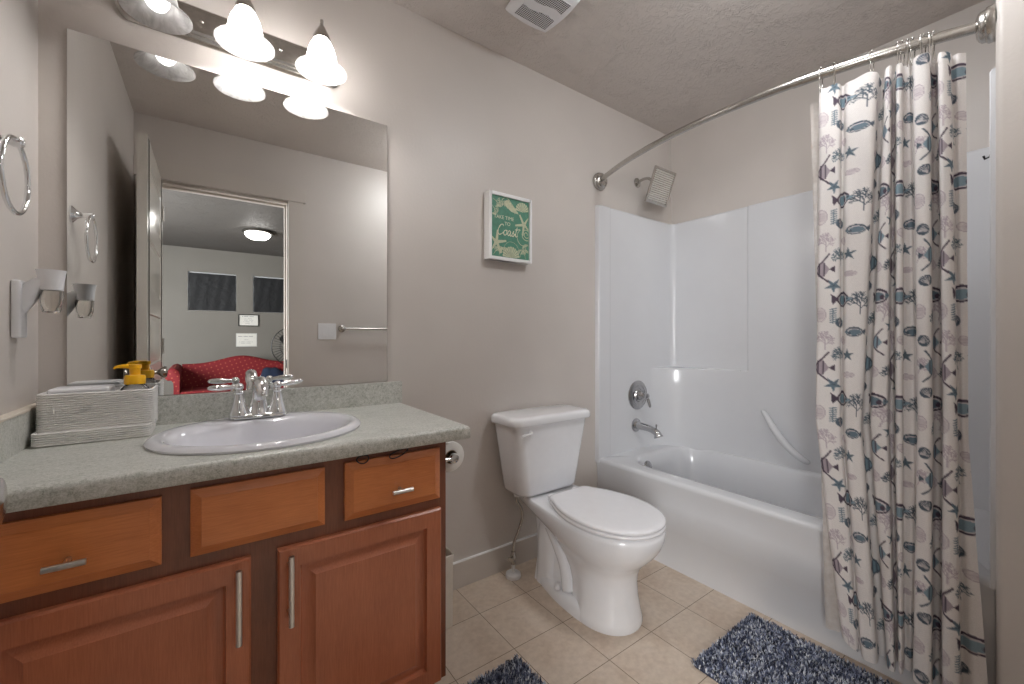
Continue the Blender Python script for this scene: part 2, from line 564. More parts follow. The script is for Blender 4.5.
# door lining, casing
jm = MB().box(DX0 - 0.015, DX0, YNB - 0.005, YN + 0.003, 0, DZ + 0.015).box(DX1, DX1 + 0.015, YNB - 0.005, YN + 0.003, 0, DZ + 0.015)
jm.box(DX0, DX1, YNB - 0.005, YN + 0.003, DZ, DZ + 0.015)
jm.box(DX0, DX0 + 0.011, YN - 0.075, YN - 0.04, 0, DZ).box(DX1 - 0.011, DX1, YN - 0.075, YN - 0.04, 0, DZ).box(DX0 + 0.011, DX1 - 0.011, YN - 0.075, YN - 0.04, DZ - 0.011, DZ)
struct('trim_1', jm, 'trim', 0.0015, label='painted lining and stop of the open doorway')
cs = MB().box(DX1 + 0.006, DX1 + 0.100, YN, YN + 0.016, 0, DZ + 0.02).box(DX0 - 0.100, DX0 - 0.006, YN, YN + 0.016, 0, DZ + 0.02)
struct('trim_2', cs, 'trim', 0.002, label='flat upright casings of the doorway')
struct('trim_3', MB().box(DX0 - 0.118, DX1 + 0.118, YN, YN + 0.022, DZ + 0.02, DZ + 0.128), 'trim', 0.002, label='flat header casing above the doorway')
struct('trim_4', MB().box(DX1 - 0.004, DX1 + 0.001, YN - 0.03, YN - 0.005, 0.885, 0.945), 'black', 0.001, label='dark strike plate on the door lining')
# baseboards
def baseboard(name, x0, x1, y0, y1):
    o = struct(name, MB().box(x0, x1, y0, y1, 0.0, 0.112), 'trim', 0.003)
    MB().box(x0 + 0.001, x1 - 0.001, y0 + 0.001, y1, 0.1115, 0.1155).build('lit_top_strip', 'frame_white', o)  # white strip paints in the light caught by the board's top edge
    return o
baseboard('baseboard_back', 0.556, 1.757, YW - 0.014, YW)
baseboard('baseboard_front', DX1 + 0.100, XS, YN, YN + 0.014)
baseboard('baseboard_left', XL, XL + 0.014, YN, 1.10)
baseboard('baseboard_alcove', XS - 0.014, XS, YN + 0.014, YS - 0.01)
# the loft
struct('floor', MB().box(LX0 - T, LX1 + T, LY0 - T, YNB, -0.08, 0), 'carpet', label='beige carpet floor of the loft')
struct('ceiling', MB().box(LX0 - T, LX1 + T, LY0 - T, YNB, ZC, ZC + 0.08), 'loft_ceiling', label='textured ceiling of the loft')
# loft back wall with two window openings
WZ0, WZ1 = 1.512, 2.088
WX = [(-0.272, 0.325), (0.548, 1.145)]
wb = MB().box(LX0 - T, LX1 + T, LY0 - T, LY0, 0, WZ0).box(LX0 - T, LX1 + T, LY0 - T, LY0, WZ1, ZC)
for a, b in ((LX0 - T, WX[0][0]), (WX[0][1], WX[1][0]), (WX[1][1], LX1 + T)): wb.box(a, b, LY0 - T, LY0, WZ0, WZ1)
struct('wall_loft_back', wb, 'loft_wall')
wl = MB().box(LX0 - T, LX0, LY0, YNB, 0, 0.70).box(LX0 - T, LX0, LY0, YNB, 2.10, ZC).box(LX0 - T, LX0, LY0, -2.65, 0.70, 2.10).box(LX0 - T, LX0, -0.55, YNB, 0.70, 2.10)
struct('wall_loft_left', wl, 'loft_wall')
w3 = struct('window_3', MB().box(LX0 - 0.06, LX0 - 0.055, -2.65, -0.55, 0.70, 2.10), 'sky_pane')  # invented window, added to brighten the bathroom through the doorway
f3 = MB()
for q in ((-2.65, -2.60, 0.70, 2.10), (-0.60, -0.55, 0.70, 2.10), (-1.63, -1.57, 0.75, 2.05), (-2.60, -0.60, 0.70, 0.75), (-2.60, -0.60, 2.05, 2.10)): f3.box(LX0 - 0.054, LX0 - 0.02, q[0], q[1], q[2], q[3])
f3.build('window_frame', 'plastic', w3, bevel=0.002)
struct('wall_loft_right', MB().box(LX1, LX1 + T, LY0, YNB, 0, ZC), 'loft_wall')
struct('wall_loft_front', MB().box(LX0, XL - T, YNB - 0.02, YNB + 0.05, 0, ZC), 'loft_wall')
for i, (a, b) in enumerate(WX):
    g = MB().box(a, b, LY0 - 0.075, LY0 - 0.07, WZ0, WZ1)
    o = struct('window_%d' % (i + 1), g, 'sky_pane')
    fr = MB()
    for q in ((a, a + 0.03, WZ0, WZ1), (b - 0.03, b, WZ0, WZ1), (a + 0.03, b - 0.03, WZ0, WZ0 + 0.03), (a + 0.03, b - 0.03, WZ1 - 0.03, WZ1)):
        fr.box(q[0], q[1], LY0 - 0.07, LY0 - 0.045, q[2], q[3])
    fr.build('window_frame', 'plastic', o, bevel=0.002)
    # black sheet hung in the opening with a slit of daylight at its left edge
    c = MB(); nx, nz = 16, 14; loops = []
    x0 = a + 0.014; x1 = b - 0.006; z0 = WZ0 + 0.004; z1 = WZ1 - 0.018
    for k in range(nz + 1):
        loops.append([(x0 + (x1 - x0) * j / nx + 0.002 * math.sin(k * 0.9), LY0 - 0.006 + 0.005 * math.sin(j * 1.7 + k * 0.8) * math.sin(k * 1.1 + 1), z0 + (z1 - z0) * k / nz) for j in range(nx + 1)])
    c.loft(loops, False, False, closed=False)
    back = [[(p[0], p[1] - 0.003, p[2]) for p in L] for L in loops]
    c.loft(back, False, False, closed=False)
    rim = loops[0] + [L[-1] for L in loops[1:]] + loops[-1][::-1][1:] + [L[0] for L in loops[::-1]][1:-1]
    c.loft([rim, [(p[0], p[1] - 0.003, p[2]) for p in rim]], False, False)
    k = c.build('blackout_sheet', 'bag', origin=(a, LY0, WZ0))
    tag(k, ('black plastic sheet covering the left loft window in the mirror, whole sheet showing',
            'black plastic sheet on the right loft window, cut off by the doorway edge')[i], 'window cover', 'black sheets over the loft windows')

# ------------------------------------------------------------------ bathroom door, open against the left wall
def rings(mb, x0, x1, z0, z1, y0, rr, sgn=1, axis='y'):
    loops = []
    for ins, d in rr:
        q = [(x0 + ins, z0 + ins), (x1 - ins, z0 + ins), (x1 - ins, z1 - ins), (x0 + ins, z1 - ins)]
        if axis == 'y': loops.append([(a, y0 + sgn * d, b) for a, b in q])
        else: loops.append([(y0 + sgn * d, a, b) for a, b in q])
    mb.loft(loops, False, True)


D0, D1, DY0, DY1 = -0.274, -0.2365, YN + 0.024, 0.690
db = MB()
pz = [(0.22, 0.47), (0.60, 0.83), (0.965, 1.216), (1.320, 1.576), (1.675, 1.93)]
zs = [0.012] + [v for p in pz for v in p] + [DZ - 0.003]
sy0, sy1 = DY0 + 0.085, DY1 - 0.085
for side, xf in ((1, D1), (-1, D0)):
    db.add([(xf, DY0, zs[0]), (xf, sy0, zs[0]), (xf, sy0, zs[-1]), (xf, DY0, zs[-1])], [(0, 1, 2, 3)])
    db.add([(xf, sy1, zs[0]), (xf, DY1, zs[0]), (xf, DY1, zs[-1]), (xf, sy1, zs[-1])], [(0, 1, 2, 3)])
    for i in range(0, len(zs), 2):
        db.add([(xf, sy0, zs[i]), (xf, sy1, zs[i]), (xf, sy1, zs[i + 1]), (xf, sy0, zs[i + 1])], [(0, 1, 2, 3)])
    for a, b in pz:
        rings(db, sy0, sy1, a, b, xf, [(0, 0), (0.006, 0.007), (0.012, 0.007), (0.034, 0.002)], -side, 'x')
rim = [(D0, D1, DY0, DY1)]
db.add([(D0, DY0, zs[0]), (D1, DY0, zs[0]), (D1, DY0, zs[-1]), (D0, DY0, zs[-1])], [(0, 1, 2, 3)])
db.add([(D0, DY1, zs[0]), (D1, DY1, zs[0]), (D1, DY1, zs[-1]), (D0, DY1, zs[-1])], [(0, 1, 2, 3)])
db.add([(D0, DY0, zs[0]), (D1, DY0, zs[0]), (D1, DY1, zs[0]), (D0, DY1, zs[0])], [(0, 1, 2, 3)])
db.add([(D0, DY0, zs[-1]), (D1, DY0, zs[-1]), (D1, DY1, zs[-1]), (D0, DY1, zs[-1])], [(0, 1, 2, 3)])
door = struct('door_1', db, 'door', label='open white panelled bathroom door standing against the left wall')
for sx, xf in ((1, D1), (-1, D0)):
    kb = MB().lathe([(0.0, 0), (0.031, 0), (0.031, 0.004), (0.026, 0.008), (0.012, 0.010), (0.010, 0.03), (0.018, 0.040), (0.027, 0.049), (0.0285, 0.058), (0.025, 0.066), (0.0, 0.070)] if sx == 1 else
                    [(0.0, 0), (0.031, 0), (0.031, 0.004), (0.026, 0.008), (0.012, 0.010), (0.010, 0.02), (0.018, 0.026), (0.026, 0.034), (0.028, 0.043), (0.024, 0.05), (0.0, 0.053)],
                    (xf, 0.632, 0.934), (sx, 0, 0))
    kb.build('door_knob', 'bronze', door)
for z in (0.25, 1.05, 1.85):
    MB().tube([(D1 + 0.004, DY0 + 0.004, z - 0.045), (D1 + 0.004, DY0 + 0.004, z + 0.045)], 0.006).build('hinge', 'nickel', door)

# ------------------------------------------------------------------ vanity cabinet
YF, YD = 1.105, 1.087        # face frame, door fronts
CX0, CX1 = XL + 0.002, 0.5605
van = empty('vanity_cabinet', (0.09, 1.35, 0), 'reddish brown cherry wood vanity cabinet under the grey green countertop', 'cabinet')
cb = MB().box(CX0, CX0 + 0.018, YF + 0.018, YW - 0.016, 0.11, 0.8010).box(CX1 - 0.018, CX1, YF + 0.018, YW - 0.016, 0.11, 0.8010).box(CX0 + 0.018, CX1 - 0.018, YF + 0.018, YW - 0.016, 0.11, 0.128).box(CX0 + 0.018, CX1 - 0.018, YW - 0.022, YW - 0.016, 0.128, 0.8010)
cb.box(CX0, CX1 - 0.003, 1.175, YW - 0.02, 0.0, 0.11)
cb.build('carcass', 'wood_frame', van, bevel=0.001)
ff = MB().box(CX0, CX1, YF, YF + 0.018, 0.105, 0.8010)
ff.build('face_frame', 'wood_frame', van, bevel=0.0015)


def front(name, x0, x1, z0, z1, mat, kind):
    mb = MB(); th = YF - YD - 0.0005
    loops_door = [(0.0, th), (0.0, 0.005), (0.004, 0.0), (0.046, 0.0), (0.0485, 0.010), (0.052, 0.0125), (0.056, 0.0125), (0.078, 0.003), (0.080, 0.001)]
    loops_draw = [(0.0, th), (0.0, 0.008), (0.004, 0.006), (0.018, 0.001), (0.0185, 0.0)]
    mb.loft([[(x0, YF - 0.0005, z0), (x1, YF - 0.0005, z0), (x1, YF - 0.0005, z1), (x0, YF - 0.0005, z1)]], True, False)
    rings(mb, x0, x1, z0, z1, YD, loops_door if kind == 'door' else loops_draw)
    return mb.build(name, mat, van, smooth=25)


def tpull(parent, cx, cz):
    mb = MB().tube([(cx - 0.0275, YD - 0.030, cz), (cx + 0.0275, YD - 0.030, cz)], 0.0058, 14)
    mb.tube([(cx, YD - 0.001, cz), (cx, YD - 0.028, cz)], 0.0045, 12)
    mb.build('knob', 'satin', parent)


def bar(parent, cx, z0, z1):
    mb = MB().tube([(cx, YD - 0.030, z0), (cx, YD - 0.030, z1)], 0.0060, 14)
    for z in (z0 + 0.025, z1 - 0.025): mb.tube([(cx, YD - 0.001, z), (cx, YD - 0.028, z)], 0.0045, 12)
    mb.build('handle', 'satin', parent)


d1 = front('drawer', -0.345, -0.080, 0.641, 0.777, 'wood_drawer', 'drawer'); tpull(d1, -0.209, 0.696)
d2 = front('drawer_front', -0.034, 0.227, 0.641, 0.781, 'wood_drawer', 'drawer')
d3 = front('drawer', 0.274, 0.536, 0.637, 0.782, 'wood_drawer', 'drawer'); tpull(d3, 0.412, 0.694)
e1 = front('door', -0.345, 0.073, 0.112, 0.610, 'wood_door', 'door'); bar(e1, 0.049, 0.443, 0.602)
e2 = front('door', 0.125, 0.539, 0.112, 0.609, 'wood_door', 'door'); bar(e2, 0.149, 0.443, 0.602)

# black elastic loops hooked over the top of the right drawer
for i, (cx, w_, tilt) in enumerate(((0.315, 0.030, 0.0), (0.41, 0.045, 0.012))):
    pts = []
    for k in range(20):
        a = 2 * PI * k / 20
        pts.append((cx + w_ * 0.5 * math.cos(a) + tilt * math.sin(a), 1.0825 + 0.003 * math.cos(2 * a), 0.789 + 0.0105 * math.sin(a) + tilt * 0.15 * math.cos(a)))
    o = MB().tube(pts, 0.0017, 6, closed=True).build('hair_tie', 'black', origin=(cx, 1.0825, 0.779))
    tag(o, ('small black elastic loop caught above the left half of the knobbed right drawer',
            'longer black elastic loop caught above the right half of the right drawer')[i], 'hair tie', 'black elastic loops on the drawer edge')

# ------------------------------------------------------------------ countertop with sink cut-out, backsplashes
ZT, ZB = 0.840, 0.802
SX, SY, SRX, SRY = 0.121, 1.329, 0.251, 0.230
X0, X1, Y0, Y1 = XL + 0.001, 0.622, 1.067, YW - 0.0005
ct = MB(); N = 72
outer, outb, inner = [], [], []
for i in range(N):
    a = 2 * PI * i / N; c_, s_ = math.cos(a), math.sin(a)
    tx = ((X1 - 0.012) - SX) / c_ if c_ > 1e-6 else ((X0 - SX) / c_ if c_ < -1e-6 else 1e9)
    ty = (Y1 - SY) / s_ if s_ > 1e-6 else ((Y0 + 0.014 - SY) / s_ if s_ < -1e-6 else 1e9)
    t = min(tx, ty)
    outer.append([SX + c_ * t, SY + s_ * t, ZT])
    inner.append((SX + c_ * (SRX - 0.02), SY + s_ * (SRY - 0.02), ZT))
for cx_, cy_ in ((X1 - 0.012, Y1), (X0, Y1), (X0, Y0 + 0.014), (X1 - 0.012, Y0 + 0.014)):   # snap nearest to corners
    k = min(range(N), key=lambda i: (outer[i][0] - cx_) ** 2 + (outer[i][1] - cy_) ** 2)
    outer[k] = [cx_, cy_, ZT]
R1 = []; R2 = []; R3 = []; R4 = []
def push(p, f, z):
    x, y, _ = p
    if y <= Y0 + 0.0141: y = Y0 + 0.014 - 0.014 * f
    if x >= X1 - 0.0121: x = X1 - 0.012 + 0.012 * f
    return (x, y, z)
L = [[(p[0], p[1], ZB + 0.001) for p in inner], inner, outer]
for k in range(1, 6):
    a = PI / 2 * k / 5
    L.append([push(p, math.sin(a), ZT - 0.013 * (1 - math.cos(a))) for p in outer])
L.append([push(p, 1.0, ZB + 0.004) for p in outer]); L.append([push(p, 0.8, ZB) for p in outer])
L.append([(p[0], p[1], ZB) for p in inner])
ct.loft(L, False, False)
top = ct.build('countertop', 'laminate', origin=(0.12, 1.34, ZB), smooth=50)
tag(top, 'speckled grey green laminate countertop on the cherry wood vanity', 'countertop')
MB().box(X0 + 0.019, 0.622, YW - 0.020, YW - 0.001, ZT - 0.0005, 0.9245).build('backsplash', 'laminate', top, bevel=0.003)
MB().box(X0, X0 + 0.019, Y0 + 0.004, YW - 0.001, ZT - 0.0005, 0.9245).build('side_splash', 'laminate', top, bevel=0.003)
MB().box(X0, X0 + 0.022, Y0 + 0.004, YW - 0.021, 0.9247, 0.931).build('caulk_bead', 'caulk', top, bevel=0.002)

# sink
sk = MB()
def ell(cx, cy, rx, ry, z, n=64): return [(cx + rx * math.cos(2 * PI * i / n), cy + ry * math.sin(2 * PI * i / n), z) for i in range(n)]
by = SY - 0.022
LL = [ell(SX, SY, SRX - 0.03, SRY - 0.03, ZT - 0.005), ell(SX, SY, SRX - 0.026, SRY - 0.026, ZT + 0.0005), ell(SX, SY, SRX - 0.002, SRY - 0.002, ZT + 0.0005), ell(SX, SY, SRX, SRY, ZT + 0.006), ell(SX, SY, SRX - 0.006, SRY - 0.006, ZT + 0.013), ell(SX, SY, SRX - 0.016, SRY - 0.015, ZT + 0.0165),
      ell(SX, SY - 0.006, SRX - 0.028, SRY - 0.030, ZT + 0.015), ell(SX, by, SRX - 0.040, SRY - 0.058, ZT + 0.010), ell(SX, by, SRX - 0.050, SRY - 0.070, ZT - 0.006)]
for f, z in ((0.93, 0.04), (0.86, 0.07), (0.72, 0.105), (0.5, 0.13), (0.25, 0.14), (0.10, 0.143)):
    LL.append(ell(SX, by, (SRX - 0.05) * f, (SRY - 0.07) * f, ZT - z))
sk.loft(LL, False, True)
LB = [ell(SX, SY, SRX - 0.031, SRY - 0.031, ZT - 0.005)] + [ell(SX, by, (SRX - 0.04) * f, (SRY - 0.06) * f, ZT - z) for f, z in ((0.95, 0.05), (0.8, 0.09), (0.55, 0.14), (0.2, 0.155))]
sink = sk.build('sink', 'sink', origin=(SX, SY, ZT), smooth=60)
tag(sink, 'oval white drop-in sink in the grey green countertop', 'sink')
MB().lathe([(0.0, 0), (0.021, 0), (0.022, 0.003), (0.014, 0.002), (0.0, 0.001)], (SX, by, ZT - 0.1428)).build('drain', 'chrome', sink)

# faucet
FY = 1.505; FZ = ZT + 0.0158
fau = empty('sink_faucet', (SX, FY, FZ), 'chrome two-handle faucet on the back rim of the oval sink', 'faucet')
bp = MB().loft([rrect(SX - 0.078, SX + 0.078, FY - 0.026, FY + 0.026, 0.025, FZ - 0.001 + z, 6) if d == 0 else rrect(SX - 0.078 + d, SX + 0.078 - d, FY - 0.026 + d, FY + 0.026 - d, 0.022, FZ + z, 6) for z, d in ((0, 0), (0.007, 0), (0.011, 0.003), (0.013, 0.008))])
bp.build('base_plate', 'chrome', fau)
for sg in (-1, 1):
    hx = SX + 0.051 * sg
    hb = MB().lathe([(0.028, 0.008), (0.028, 0.014), (0.022, 0.03), (0.0165, 0.05), (0.0135, 0.066), (0.0125, 0.072), (0.015, 0.075), (0.015, 0.078), (0.010, 0.081), (0.008, 0.084)], (hx, FY, FZ), cap1=True)
    hb.build('handle_base', 'chrome', fau)
    hz = FZ + 0.094
    lv = MB().sphere((hx, FY, hz), 0.0125, 16)
    d = V((sg, -0.12 if sg < 0 else 0.25, 0.02 if sg < 0 else 0.10)).normalized()
    p0 = V((hx, FY, hz))
    lv.tube([p0 + d * t for t in (0.008, 0.02, 0.035, 0.05, 0.065, 0.074, 0.078)], [0.006, 0.0065, 0.0088, 0.0095, 0.0085, 0.006, 0.002], 14)
    lv.build('lever', 'chrome', fau)
sp = MB()
prof = spline([(0, 0.004, 0.01, 0.031), (0, 0.004, 0.03, 0.026), (0, 0.0, 0.06, 0.0205), (0, -0.012, 0.088, 0.018), (0, -0.038, 0.106, 0.0175), (0, -0.07, 0.110, 0.018), (0, -0.098, 0.100, 0.0175), (0, -0.112, 0.084, 0.0155), (0, -0.115, 0.074, 0.0135)], 5)
sp.tube([(SX, FY + p[1], FZ + p[2]) for p in prof], [p[3] for p in prof], 20)
sp.build('spout', 'chrome', fau)
MB().tube([(SX, FY + 0.024, FZ + 0.01), (SX, FY + 0.024, FZ + 0.062)], 0.003, 10).sphere((SX, FY + 0.024, FZ + 0.066), 0.006, 12).build('lift_rod', 'chrome', fau)

# ------------------------------------------------------------------ ribbed caddy, pump bottle
ca = MB()
def ribbed(x0, x1, y0, y1, z0, z1, pitch, r, amp=0.0016):
    n = int(round((z1 - z0) / pitch)); pitch = (z1 - z0) / n; loops = []
    for k in range(n):
        for f, a in ((0.0, -1), (0.2, 0.5), (0.5, 1), (0.8, 0.5)):
            d = -amp * a; loops.append(rrect(x0 + d, x1 - d, y0 + d, y1 - d, r, z0 + (k + f) * pitch, 6))
    loops.append(rrect(x0 + 0.001, x1 - 0.001, y0 + 0.001, y1 - 0.001, r, z1, 6))
    return loops
cx0, cx1, cy0, cym, cy1 = -0.340, -0.128, 1.438, 1.464, 1.592
lo = ribbed(cx0, cx1, cy0, cy1 - 0.01, ZT + 0.001, 0.8735, 0.0056, 0.016)
t_ = 0.004
lo += [rrect(cx0 + t_, cx1 - t_, cy0 + t_, cy1 - 0.014, 0.013, 0.8735, 6), rrect(cx0 + t_, cx1 - t_, cy0 + t_, cy1 - 0.014, 0.013, 0.864, 6)]
ca.loft(lo, True, True)
hi = ribbed(cx0 + 0.0015, cx1 + 0.004, cym, cy1, 0.862, 0.9625, 0.0056, 0.018)
hi += [rrect(cx0 + 0.0055, cx1, cym + t_, cy1 - t_, 0.014, 0.9625, 6), rrect(cx0 + 0.0055, cx1, cym + t_, cy1 - t_, 0.014, 0.880, 6)]
ca.loft(hi, True, True)
cad = ca.build('countertop_caddy', 'marble', origin=((cx0 + cx1) / 2, 1.5, ZT), smooth=50)
tag(cad, 'white ribbed marbled caddy with a low front tray beside the sink', 'caddy')
bx, by_ = -0.166, 1.515
bot = empty('pump_bottle', (bx, by_, 0.8805), 'clear soap bottle with a yellow pump top standing in the white ribbed caddy', 'bottle')
MB().lathe([(0.0, 0.0), (0.026, 0.0), (0.029, 0.004), (0.029, 0.072), (0.026, 0.082), (0.019, 0.090), (0.016, 0.094), (0.0, 0.094)], (bx, by_, 0.8815), sx=1.1, sy=0.8).build('bottle_body', 'clear', bot)
pm = MB().lathe([(0.0, 0), (0.0225, 0), (0.0225, 0.020), (0.020, 0.024), (0.0115, 0.0245), (0.0115, 0.040), (0.014, 0.042), (0.014, 0.052), (0.0, 0.053)], (bx, by_, 0.974))
pm.tube([(bx, by_, 1.021), (bx - 0.022, by_ - 0.004, 1.0225), (bx - 0.037, by_ - 0.006, 1.021), (bx - 0.041, by_ - 0.007, 1.016)], [0.007, 0.0055, 0.004, 0.003], 10)
pm.build('pump_head', 'yellow', bot)
# folded white cloths in the caddy
for i in range(2):
    mb = MB(); xx0, xx1 = -0.325, -0.215; z = 0.9 + i * 0.0
o = MB().box(-0.325, -0.212, 1.487, 1.575, 0.8805, 0.9715).build('folded_washcloth', 'plastic', origin=(-0.27, 1.53, 0.8805), bevel=0.008, seg=3)
tag(o, 'folded white washcloth standing in the left of the ribbed caddy', 'washcloth')

# ------------------------------------------------------------------ mirror
mr = MB().box(-0.315, 0.565, YW - 0.0062, YW - 0.0005, 0.9265, 1.937)
mo = mr.build('mirror', 'mirror', origin=(0.126, YW, 0.9265), smooth=0)
tag(mo, 'large frameless rectangular wall mirror above the vanity backsplash', 'mirror')

# ------------------------------------------------------------------ vanity light
LXs = (-0.118, 0.085, 0.298); LY = 1.482; RIMZ = 1.982
vl = empty('vanity_light', (0.085, YW, 2.07), 'brushed nickel three-light vanity bar with bell glass shades above the mirror', 'wall light')
bpx0, bpx1 = -0.222, 0.392
def stadium(x0, x1, z0, z1, y, n=10):
    r = (z1 - z0) / 2; zc = (z0 + z1) / 2; rr = 0.035; p = []
    for i in range(n + 1):
        a = math.radians(-90 + 180 * i / n); p.append((x1 - rr + rr * math.cos(a), y, zc + r * math.sin(a)))
    for i in range(n + 1):
        a = math.radians(90 + 180 * i / n); p.append((x0 + rr + rr * math.cos(a), y, zc + r * math.sin(a)))
    return p
pl = MB().loft([stadium(bpx0, bpx1, 2.014, 2.126, YW - 0.0005), stadium(bpx0, bpx1, 2.014, 2.126, YW - 0.006), stadium(bpx0 + 0.006, bpx1 - 0.006, 2.020, 2.120, YW - 0.012), stadium(bpx0 + 0.010, bpx1 - 0.010, 2.024, 2.116, YW - 0.012),
                stadium(bpx0 + 0.014, bpx1 - 0.014, 2.029, 2.111, YW - 0.020), stadium(bpx0 + 0.018, bpx1 - 0.018, 2.033, 2.107, YW - 0.020), stadium(bpx0 + 0.022, bpx1 - 0.022, 2.038, 2.102, YW - 0.027)])
pl.build('back_plate', 'nickel', vl, smooth=30)
for x in (-0.022, 0.192):
    MB().sphere((x, YW - 0.0275, 2.074), 0.006, 12, (1, 0.6, 1)).build('cap_nut', 'nickel', vl)
for i, x in enumerate(LXs):
    MB().lathe([(0.0, 0), (0.026, 0), (0.026, 0.004), (0.018, 0.009), (0.010, 0.011), (0.0, 0.011)], (x, YW - 0.0272, 2.074), (0, -1, 0)).build('arm_cup', 'nickel', vl)
    MB().tube(spline([(x, YW - 0.036, 2.074), (x, YW - 0.07, 2.074), (x, YW - 0.11, 2.085), (x, LY + 0.006, 2.115), (x, LY, 2.135)], 6), 0.0065, 12).build('arm', 'nickel', vl)
    MB().lathe([(0.0, 2.150), (0.0045, 2.149), (0.006, 2.144), (0.0045, 2.138), (0.0055, 2.130), (0.009, 2.126), (0.013, 2.118), (0.022, 2.100), (0.0265, 2.090), (0.0265, 2.080), (0.022, 2.080), (0.0, 2.084)], (x, LY, 0)).build('socket_cap', 'nickel', vl)
    pr = [(0.0235, 2.0785), (0.030, 2.071), (0.0375, 2.055), (0.0430, 2.035), (0.0470, 2.015), (0.053, 2.001), (0.063, 1.990), (0.074, 1.983), (0.0775, 1.981)]
    prof = [(r, z) for r, z in pr] + [(0.0775, 1.978)] + [(r - 0.0025, z - 0.0015) for r, z in pr[::-1][1:]]
    sh = MB().lathe([(p[0], p[1]) for p in prof], (x, LY, 0), n=40).build('glass_shade', 'shade', vl, smooth=70)
    on = i > 0
    bl = MB().lathe([(0.0, 1.988), (0.012, 1.990), (0.021, 1.997), (0.0275, 2.010), (0.0285, 2.021), (0.026, 2.033), (0.019, 2.048), (0.0135, 2.060), (0.0125, 2.078), (0.0, 2.078)], (x, LY, 0), n=24)
    b = bl.build('bulb', 'bulb_on' if on else 'bulb_off', sh)
    if not on: b['label'] = 'dim bulb'

# ------------------------------------------------------------------ left wall: towel ring and plug-in freshener
tr = empty('towel_ring', (XL, 1.283, 1.503), 'polished chrome towel ring on the left wall above the white freshener', 'towel ring')
MB().lathe([(0.0, 0), (0.027, 0), (0.027, 0.004), (0.021, 0.009), (0.013, 0.015), (0.009, 0.024), (0.0085, 0.036), (0.011, 0.040), (0.011, 0.052), (0.007, 0.056), (0.0, 0.057)], (XL, 1.296, 1.503), (1, 0, 0)).build('wall_post', 'chrome', tr)
pts = []
for k in range(48):
    a = 2 * PI * k / 48
    pts.append((XL + 0.046, 1.283 + 0.073 * math.sin(a) , 1.429 + 0.075 * math.cos(a)))
MB().tube(pts, 0.0048, 12, closed=True).build('ring', 'chrome', tr)

pg = empty('air_freshener', (XL, 1.46, 1.098), 'white plug-in air freshener with a clear oil cup on the left wall', 'air freshener')
b1 = MB().box(XL + 0.0005, XL + 0.017, 1.432, 1.478, 1.098, 1.232); b1.build('plug_body', 'plastic', pg, bevel=0.006, seg=3)
arm = []
for t, z0, z1, w_ in ((0.012, 1.150, 1.222, 0.019), (0.022, 1.160, 1.232, 0.0185), (0.034, 1.180, 1.241, 0.018), (0.046, 1.212, 1.243, 0.017)):
    arm.append([(XL + t, 1.456 + w_ * math.cos(a) * (1 if True else 0), (z0 + z1) / 2 + (z1 - z0) / 2 * math.sin(a)) for a in [2 * PI * k / 16 for k in range(16)]])
MB().loft(arm).build('arm', 'plastic', pg)
hx, hy = XL + 0.060, 1.456
MB().lathe([(0.0, 1.214), (0.0205, 1.212), (0.021, 1.216), (0.022, 1.235), (0.0245, 1.254), (0.0265, 1.260), (0.0245, 1.260), (0.0225, 1.254), (0.020, 1.236), (0.0, 1.230)], (hx, hy, 0)).build('diffuser_cup', 'plastic', pg)
MB().lathe([(0.0, 1.158), (0.013, 1.158), (0.0155, 1.161), (0.019, 1.180), (0.0205, 1.200), (0.0205, 1.2115), (0.019, 1.2115), (0.0185, 1.195), (0.0165, 1.178), (0.011, 1.163), (0.0, 1.163)], (hx, hy, 0)).build('oil_cup', 'oil', pg)

# ------------------------------------------------------------------ front wall (seen in the mirror): light switch, towel bar
ls = MB().box(0.640, 0.765, YN + 0.0002, YN + 0.006, 1.087, 1.207)
sw = ls.build('light_switch', 'plastic', origin=(0.70, YN, 1.087), bevel=0.002)
tag(sw, 'white double rocker light switch beside the doorway, seen in the mirror', 'light switch')
for x in (0.668, 0.714):
    MB().add([(x, YN + 0.0055, 1.114), (x + 0.033, YN + 0.0055, 1.114), (x + 0.033, YN + 0.0055, 1.180), (x, YN + 0.0055, 1.180), (x, YN + 0.010, 1.114), (x + 0.033, YN + 0.010, 1.114), (x + 0.033, YN + 0.007, 1.180), (x, YN + 0.007, 1.180)],
             [(0, 1, 2, 3), (4, 5, 6, 7), (0, 1, 5, 4), (2, 3, 7, 6), (0, 3, 7, 4), (1, 2, 6, 5)]).build('rocker', 'plastic', sw, bevel=0.0008)
tb = empty('towel_bar', (1.1, YN, 1.168), 'brushed nickel towel bar on the wall right of the switch, in the mirror', 'towel bar')
for x in (0.805, 1.415):
    MB().lathe([(0.0, 0), (0.026, 0), (0.026, 0.004), (0.018, 0.010), (0.010, 0.018), (0.009, 0.045), (0.013, 0.052), (0.013, 0.066), (0.008, 0.070), (0.0, 0.071)], (x, YN, 1.168), (0, 1, 0)).build('bracket', 'nickel', tb)
MB().tube([(0.805, YN + 0.059, 1.168), (1.415, YN + 0.059, 1.168)], 0.0085, 14).build('bar', 'nickel', tb)
# ------------------------------------------------------------------ toilet
TX = 1.285
toi = empty('toilet', (TX, 1.25, 0), 'white two-piece toilet between the vanity and the bathtub', 'toilet')


